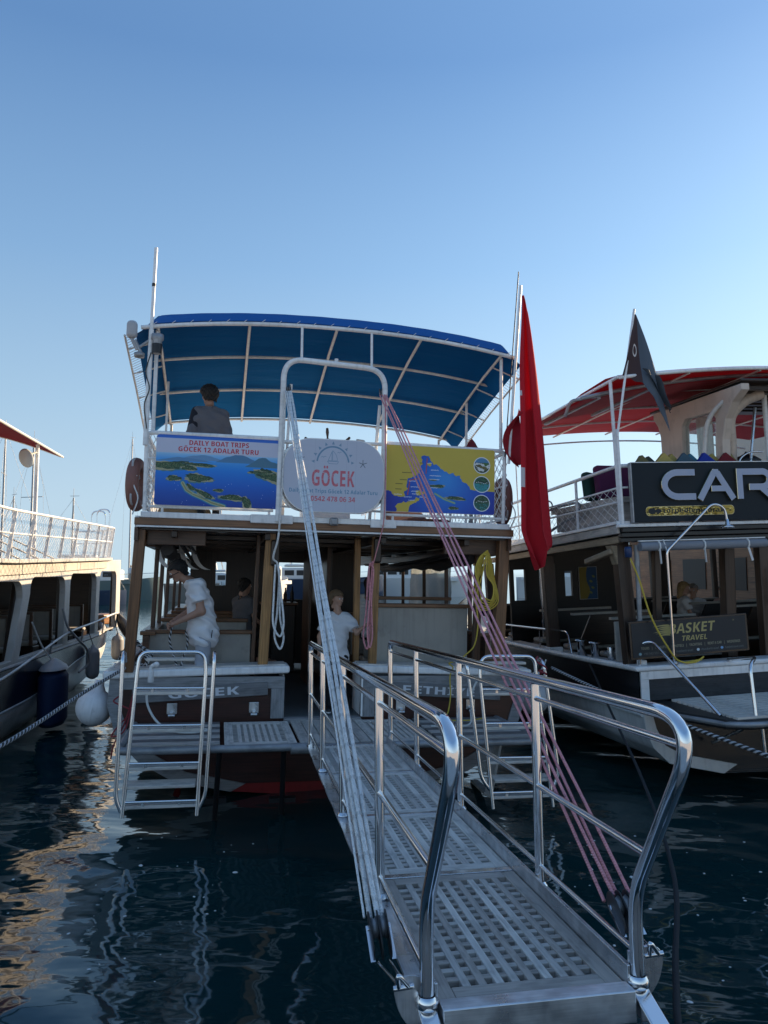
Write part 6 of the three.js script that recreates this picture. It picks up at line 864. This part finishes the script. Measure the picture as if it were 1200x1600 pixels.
  if (o.shirt) { const u = o.sleeve ?? .62, e = .02 * s, gT = union(torso(e * (o.loose || 1)), .05 * s), hem = hp.clone().addScaledVector(up, -(o.hem ?? .08) * s), neck = sh.clone().addScaledVector(up, .11 * s), nk = cap(sh.clone().addScaledVector(up, .04 * s), J.head.clone(), 0, 0);
    const sl = [[J.shL, J.elL, J.wrL], [J.shR, J.elR, J.wrR]].map(([a, b, w]) => { const r = (o.sleeveR || 1), fs = [cap(a, u > 1 ? b : in_(a, b, u), .052 * s + e * r, (.05 + .006 * r) * s + e * r)]; if (u > 1) fs.push(cap(b, in_(b, w, u - 1), .05 * s + e * .6, .036 * s + e * .6)); const f = union(fs, .02), q = u > 1 ? in_(b, w, u - 1) : in_(a, b, u), n = (u > 1 ? w.clone().sub(b) : b.clone().sub(a)).normalize(); return (x, y, z) => Math.max(f(x, y, z), (x - q.x) * n.x + (y - q.y) * n.y + (z - q.z) * n.z); });
    const ff = (x, y, z) => { const h = (x - hem.x) * up.x + (y - hem.y) * up.y + (z - hem.z) * up.z, k = (x - neck.x) * up.x + (y - neck.y) * up.y + (z - neck.z) * up.z; let d = Math.max(gT(x, y, z), -h); d = smin(d, smin(sl[0](x, y, z), sl[1](x, y, z), .001), .04 * s); return Math.max(d + fold(x, y, z) * (o.foldK || 1), k, .068 * s - nk(x, y, z)); };
    part(body, 'shirt', surfaceNet(ff, lo, hi, c), o.shirt); }
  if (o.pants) { const e = .017 * s + bulk * .15, u = o.short ? .12 : .98, fs = [cap(J.hipL, J.hipR, .098 * s + e + bulk * .4, .098 * s + e + bulk * .4), cap(hp.clone().addScaledVector(up, .06 * s), hp, .11 * s + e, .11 * s + e), ...leg(J.hipL, J.knL, J.anL, e, u), ...leg(J.hipR, J.knR, J.anR, e, u)], g = union(fs, .04 * s), wl = hp.clone().addScaledVector(up, .12 * s), ends = [[J.knL, J.anL], [J.knR, J.anR]].map(([a, b]) => [in_(a, b, u), b.clone().sub(a).normalize()]);
    const ff = (x, y, z) => { const p = V(x, y, z); let d = g(x, y, z) + fold(x, y, z) * .7; d = Math.max(d, p.clone().sub(wl).dot(up)); for (const [q, n] of ends) { const r = p.clone().sub(q), l = r.dot(n); if (r.addScaledVector(n, -l).length() < .12 * s) d = Math.max(d, l); } return d; };
    part(body, 'trousers', surfaceNet(ff, lo, hi, c), o.pants); }
  if (o.shoe) for (const n of [J.anL, J.anR]) { const dir = V(o.toe ? o.toe[0] : fwd.x, 0, o.toe ? o.toe[2] : fwd.z).normalize(), F = union([cap(n.clone().add(V(0, -.04 * s, 0)).addScaledVector(dir, -.03 * s), n.clone().add(V(0, -.055 * s, 0)).addScaledVector(dir, .17 * s), .05 * s, .04 * s), cap(n.clone(), n.clone().add(V(0, .03 * s, 0)), .045 * s, .045 * s)], .03), b = bounds([n, n.clone().addScaledVector(dir, .17 * s)], .12 * s); part(body, 'shoe', surfaceNet((x, y, z) => Math.max(F(x, y, z), n.y - .085 * s - y), b[0], b[1], .009), o.shoe); part(body, 'shoe_sole', surfaceNet((x, y, z) => Math.max(F(x, y + .012, z) - .004, n.y - .092 * s - y, y - (n.y - .066 * s)), b[0], b[1], .009), m.white); }
  return [t, body];
}
const tee = mat('white_cotton', [.70, .71, .74], .9, { bump: T.wrinkle, bs: .006 });
{
  const [, b1] = person('person', 'man in white t-shirt and pale shorts bending over ropes at the left stern', FM, [-1.55, .93, -.62], { head: [-1.97, 2.765, -.62], look: [-.86, -.50, .16], shL: [-1.715, 2.56, -.43], shR: [-1.715, 2.575, -.82], elL: [-1.64, 2.27, -.35], elR: [-1.75, 2.28, -.88], wrL: [-1.96, 2.115, -.40], wrR: [-1.99, 2.13, -.74], hipL: [-1.60, 1.93, -.54], hipR: [-1.60, 1.93, -.72], knL: [-1.62, 1.46, -.52], knR: [-1.60, 1.46, -.74], anL: [-1.53, 1.02, -.52], anR: [-1.51, 1.02, -.76], pel: [-1.5, 1.95, -.62] }, { fine: true, hair: [.010, .009, .010], hairVol: .008, shirt: tee, sleeve: .62, hem: .15, loose: 1.15, belly: 1.35, bulk: .018, armK: 1.3, foldK: 2.2, s: 1.06, sleeveR: 1.8, pants: mat('pale_shorts', [.34, .37, .43], .9, { bump: T.wrinkle, bs: .006 }), short: true, skin: [.36, .20, .14], toe: [-1, 0, 0], shoe: m.black, curlL: .9, curlR: .9, palm: [0, -1, 0] });
  part(b1, 'sunglasses', [rod([-2.06, 2.70, -.55], [-2.055, 2.70, -.69], .012), rod([-2.05, 2.705, -.545], [-1.95, 2.76, -.53], .005)], m.black); part(b1, 'shirt_print', [box(.004, .10, .03, [-1.50, 1.98, -.42], [0, .3, -.1], .001)], m.black);
  person('person', 'fair-haired boy in white t-shirt and dark trousers reaching towards the stern post', FM, [.17, .93, -.74], { head: [.165, 2.435, -.78], look: [.62, -.05, .70], shL: [.32, 2.165, -.72], shR: [.03, 2.175, -.80], elL: [.42, 1.99, -.62], elR: [-.06, 1.92, -.82], wrL: [.53, 2.10, -.52], wrR: [-.07, 1.72, -.76], hipL: [.25, 1.66, -.78], hipR: [.10, 1.66, -.80], knL: [.26, 1.31, -.76], knR: [.10, 1.31, -.78], anL: [.27, 1.0, -.78], anR: [.09, 1.0, -.78], pel: [.17, 1.7, -.8] }, { fine: true, s: .86, hair: [.17, .11, .06], hairVol: .012, hairLen: .0, shirt: tee, sleeve: .72, hem: .10, loose: 1.3, sleeveR: 1.5, foldK: 1.6, pants: mat('dark_trousers', [.008, .009, .012], .9), skin: [.46, .27, .19], toe: [-.2, 0, 1], shoe: m.black, curlL: .4, curlR: .5 });
  const sw = mat('grey_knit', [.13, .13, .15], .95, { bump: T.weave, bs: .004 });
  const [, b3] = person('person', 'dark-haired man in a grey sweater seen from behind under the blue canopy', FM, [-1.62, 3.47, -.85], { head: [-1.67, 5.175, -.88], look: [-.45, -.08, -.86], shL: [-1.80, 4.93, -.84], shR: [-1.46, 4.90, -.86], elL: [-1.87, 4.64, -.80], elR: [-1.385, 4.62, -.86], wrL: [-1.88, 4.42, -1.02], wrR: [-1.42, 4.42, -1.06], hipL: [-1.70, 4.36, -.86], hipR: [-1.52, 4.36, -.86], knL: [-1.71, 3.93, -.84], knR: [-1.51, 3.93, -.86], anL: [-1.71, 3.545, -.88], anR: [-1.51, 3.545, -.88], pel: [-1.6, 4.4, -.85] }, { fine: true, hair: [.012, .010, .010], hairVol: .02, shirt: sw, sleeve: 1.85, hem: .06, loose: 1.3, pants: m.black, shoe: m.black, toe: [0, 0, -1], skin: [.30, .17, .12] });
  part(b3, 'shoulder_patch', surfaceNet(union([cap([-1.81, 4.93, -.84], [-1.86, 4.70, -.81], .084, .074)], .03), [-2.05, 4.6, -1.0], [-1.70, 5.1, -.65], .012), mat('navy_sleeve', [.012, .014, .024], .9, { bump: T.weave }));
  // seated people, farther away
  const seated = (label, fr, x, y, z, yaw, o) => { const c = Math.cos(yaw), s_ = Math.sin(yaw), P = (r, u, f) => [x + r * c + f * s_, y + u, z - r * s_ + f * c]; return person('person', label, fr, [x, y, z], { head: P(0, .82, .03), look: [s_, -.1, c], shL: P(-.17, .58, 0), shR: P(.17, .58, 0), elL: P(-.22, .30, .08), elR: P(.22, .30, .08), wrL: P(-.16, .22, .30), wrR: P(.16, .22, .30), hipL: P(-.09, .08, 0), hipR: P(.09, .08, 0), knL: P(-.12, .08, .42), knR: P(.12, .08, .42), anL: P(-.12, -.33, .44), anR: P(.12, -.33, .44), pel: P(0, .1, 0) }, { cell: .018, belly: 1.05, sleeve: .6, pants: m.black, toe: [s_, 0, c], ...o }); };
  seated('dark-haired woman in a white top sitting inside behind the right stern post', FM, .93, 1.80, -2.35, 2.6, { hair: [.012, .008, .007], hairLen: .16, shirt: tee });
  seated('person in a dark grey shirt sitting in the dim left side of the lower deck', FM, -1.05, 1.74, -2.7, 2.2, { hair: [.01, .01, .01], shirt: mat('grey_cotton', [.10, .10, .11], .9) });
  seated('fair-haired woman in white sitting at the black boat\'s table, left of the pair', FR, 3.45, 1.56, -4.4, 1.2, { hair: [.40, .27, .13], hairLen: .12, shirt: tee, skin: [.5, .3, .22] });
  seated('grey-haired person in white sitting at the black boat\'s table, right of the pair', FR, 3.85, 1.50, -4.7, -.7, { hair: [.3, .27, .24], shirt: tee, skin: [.5, .3, .22] });
  seated('person in a pale pink shirt leaning at the black boat\'s far window', FR, 4.42, 1.48, -4.5, -1.2, { hair: [.05, .03, .02], shirt: mat('pink_cotton', [.55, .40, .40], .9), skin: [.5, .3, .22] });
}
// ---- boats across the basin
{
  const yacht = (label, x, z, yaw, L, H, hullM, deckM) => {
    const f = new Frame([x, 0, z], yaw), t = thing('motor_yacht', label, 'yacht', f, [0, 0, 0], undefined), w = L * .15;
    part(t, 'hull', [sheet(16, 6, (u, v) => { const s = u * 2 - 1, b = Math.pow(1 - Math.pow(Math.abs(s), 3.2) * (s > 0 ? 1 : .25), .7); return [s * L / 2, lerp(-.3, H * .42 + (s > 0 ? .5 * s * s : 0), v), w * b * (.7 + .3 * v)]; }, .05), sheet(16, 6, (u, v) => { const s = u * 2 - 1, b = Math.pow(1 - Math.pow(Math.abs(s), 3.2) * (s > 0 ? 1 : .25), .7); return [s * L / 2, lerp(-.3, H * .42 + (s > 0 ? .5 * s * s : 0), v), -w * b * (.7 + .3 * v)]; }, -.05), span(-L * .48, L * .36, H * .36, H * .42, -w * .95, w * .95)], hullM);
    part(t, 'cabin', [box(L * .5, H * .26, w * 1.5, [-L * .05, H * .54, 0], [0, 0, 0], .2)], deckM);
    for (const s of [-1, 1]) for (let k = 0; k < 5; k++) part(t, 'window', box(L * .07, H * .11, .04, [-L * .24 + k * L * .09, H * .56, s * (w * .75 + .015)], [0, 0, 0], .01), m.black);
    part(t, 'flybridge', [box(L * .34, H * .05, w * 1.5, [-L * .1, H * .72, 0], [0, 0, 0], .1), box(L * .26, H * .06, w * 1.3, [-L * .12, H * .96, 0], [0, 0, 0], .1)], deckM);
    for (const s of [-1, 1]) for (const q of [-.22, -.02]) part(t, 'bridge_post', bar([q * L, H * .72, s * w * .6], [q * L - .2, H * .95, s * w * .55], .12, .12), deckM);
    part(t, 'mast', [rod([-L * .12, H * .96, 0], [-L * .14, H * 1.35, 0], .05), rod([-L * .13, H * 1.2, -w * .3], [-L * .13, H * 1.2, w * .3], .03)], m.whiteTube);
    part(t, 'railing', [rod([L * .1, H * .55, w * .8], [L * .48, H * .6, 0], .025), rod([L * .1, H * .55, -w * .8], [L * .48, H * .6, 0], .025)], m.steelDull);
    return t;
  };
  const wy = mat('far_white_gelcoat', [.74, .74, .73], .4), teal = mat('pale_green_hull', [.15, .21, .21], .4), sand = mat('sand_hull', [.26, .24, .21], .4), nav = mat('far_navy_hull', [.03, .05, .10], .3);
  yacht('white motor yacht with dark green hull across the basin, left of the corner post', -33, -88, 8, 15, 5.2, teal, wy);
  yacht('motor yacht with grey-beige hull across the basin, seen past the bending man', -17.6, -84, -6, 12, 4.6, sand, wy);
  yacht('white motor yacht across the basin, seen through the left boat\'s window', -42, -82, 5, 15, 5.4, wy, wy);
  yacht('dark-hulled motor yacht across the basin, seen through the lower deck', -8, -96, 10, 16, 5.6, nav, wy);
  yacht('white motor yacht with a tall bridge across the basin behind the bar window', -11.5, -72, 80, 12, 5.5, wy, wy);
  yacht('long white motor yacht across the basin, seen through the right side windows', 3.5, -104, 4, 17, 5.8, wy, wy);
  yacht('white motor yacht across the basin behind the black boat', 26, -98, -6, 18, 6.2, wy, wy);
  yacht('small white motor yacht at the far end behind the black boat\'s cabin', 46, -110, 12, 14, 5.2, wy, wy);
  const sail = (label, x, z, h, yaw, spr) => { const f = new Frame([x, 0, z], yaw), t = thing('sailing_yacht', label, 'yacht', f, [0, 0, 0]); part(t, 'hull', [sheet(14, 5, (u, v) => { const s = u * 2 - 1; return [s * 5.5, lerp(-.2, 1.2 + .2 * s, v), 1.6 * Math.sqrt(Math.max(0, 1 - s * s * .98)) * (.6 + .4 * v)]; }, .04), sheet(14, 5, (u, v) => { const s = u * 2 - 1; return [s * 5.5, lerp(-.2, 1.2 + .2 * s, v), -1.6 * Math.sqrt(Math.max(0, 1 - s * s * .98)) * (.6 + .4 * v)]; }, -.04), span(-4, 3.5, 1.0, 1.1, -1.2, 1.2)], nav); part(t, 'cabin', box(4.5, .5, 1.7, [.2, 1.35, 0], [0, 0, 0], .15), wy); part(t, 'mast', pipe([[.4, 1.1, 0], [.4, h, 0]], (q) => .11 - .04 * q, 10), m.alu); part(t, 'boom', [rod([.3, 2.4, 0], [-4.2, 2.6, 0], .09)], m.whiteTube); part(t, 'spreader', spr.map((k) => rod([.4, h * k, -1.1], [.4, h * k, 1.1], .03)), m.alu); part(t, 'rigging', [rod([.4, h - .1, 0], [5.4, 1.4, 0], .012, 4), rod([.4, h - .1, 0], [-5.3, 1.2, 0], .012, 4), ...[-1, 1].flatMap((s) => [rod([.4, h * .72, s * 1.1], [.4, 1.2, s * 1.5], .012, 4), rod([.4, h * .98, 0], [.4, h * .72, s * 1.1], .012, 4)])], m.alu); part(t, 'mast_top', [rod([.4, h, 0], [.4, h + .9, 0], .02, 4), rod([.1, h + .15, 0], [.9, h + .2, 0], .02, 4)], m.alu); return t; };
  sail('sailing yacht whose tall mast stands just left of the life ring', -31.2, -93.5, 19.6, 60, [.72]);
  sail('sailing yacht whose mast rises above the left boat\'s middle rail', -30, -73, 10.2, 30, [.7]);
  sail('sailing yacht whose short mast shows left of the canopy pole', -36.5, -75, 10.5, -30, [.62]);
  sail('sailing yacht whose mast shows right beside the canopy pole', -30.6, -66, 14.5, 75, [.66]);
  sail('sailing yacht with its mast at the left edge of the picture', -33.5, -66.5, 15.5, 15, [.52, .75]);
  // the next moored boat beyond the black one; its unseen upper storey is added
  const f = new Frame([10.6, 0, -9.2], 12), t = thing('wooden_boat', 'orange varnished wooden boat moored beyond the black one, seen through its far windows, unseen upper storey added to shade the gangway', 'boat', f, [2.6, 0, 0]);
  part(t, 'hull', span(0, 5.2, -.2, 1.7, -15.5, 0, .2), m.whiteHull); part(t, 'cap_rail', span(-.1, 5.3, 1.7, 1.78, -12, .05, .02), m.varnishPale);
  part(t, 'cabin_wall', [span(.15, .25, 1.7, 4.0, -15, -.8, .02), span(5, 5.1, 1.7, 4.0, -15, -.8, .02), span(.2, 5, 1.7, 4.0, -15, -14.9, .02)], mat('sunny_varnish', [.42, .19, .085], .35, { map: T.grain }));
  for (let k = 0; k < 8; k++) part(t, 'window', span(.13, .15, 2.4, 3.2, -2.6 - k * 1.6, -1.6 - k * 1.6, .003), m.black);
  part(t, 'upper_deck', span(-.1, 5.3, 4.0, 4.22, -11.5, .0, .03), m.white); part(t, 'blocker_wall', span(-.02, .03, 4.22, 5.3, -11, -.1, .01), m.white); part(t, 'blocker_wall', span(5.15, 5.2, 4.22, 5.3, -11, -.1, .01), m.white); part(t, 'blocker_wall', span(.03, 5.15, 4.22, 5.3, -.12, -.07, .01), m.white);  // out-of-view upper walls, added to keep the sun off the gangway
  for (let k = 0; k < 6; k++) for (const x of [.05, 5.1]) part(t, 'canopy_post', rod([x, 4.22, -.3 - k * 1.9], [x, 7.4, -.3 - k * 1.9], .03), m.whiteTube);
  part(t, 'canopy', sheet(14, 8, (u, v) => [lerp(-.1, 5.3, u), 7.3 + .35 * Math.sin(Math.PI * u), lerp(.1, -10.5, v)], .01, [5, 10]), MATS.dark_red_canvas);  // unseen canopy, raised high to block sun from the gangway
  part(t, 'sun_blocker', span(-.08, -.05, 5.2, 7.3, -10.3, -.2, .01), mat('sun_blocker_cloth', [.4, .38, .34], .8, { bump: T.weave }));  // added sheet below the canopy, closes the gap against the sun
  // people far off
  const tiny = (label, x, y, z) => { const g = thing('person', label, 'person', FW, [x, y, z]); const F = union([cap([x - .09, y + .05, z], [x - .09, y + .85, z], .07, .09), cap([x + .09, y + .05, z], [x + .09, y + .85, z], .07, .09), cap([x, y + .9, z], [x, y + 1.35, z], .14, .16), cap([x - .2, y + 1.38, z], [x - .26, y + .85, z], .055, .045), cap([x + .2, y + 1.38, z], [x + .26, y + .85, z], .055, .045), cap([x, y + 1.45, z], [x, y + 1.55, z], .06, .06), cap([x, y + 1.63, z], [x, y + 1.67, z], .095, .1)], .05); const b = part(g, 'body', surfaceNet(F, [x - .45, y - .05, z - .3], [x + .45, y + 1.85, z + .3], .04), m.cream); part(b, 'shirt', surfaceNet((a, q, c) => Math.max(F(a, q, c) - .02, y + .82 - q, q - y - 1.46), [x - .45, y, z - .3], [x + .45, y + 1.85, z + .3], .04), tee); };
  tiny('person in white standing on the far yacht with the dark green hull', -28.2, 2.2, -86.0);
}
renderer.render(scene, camera);
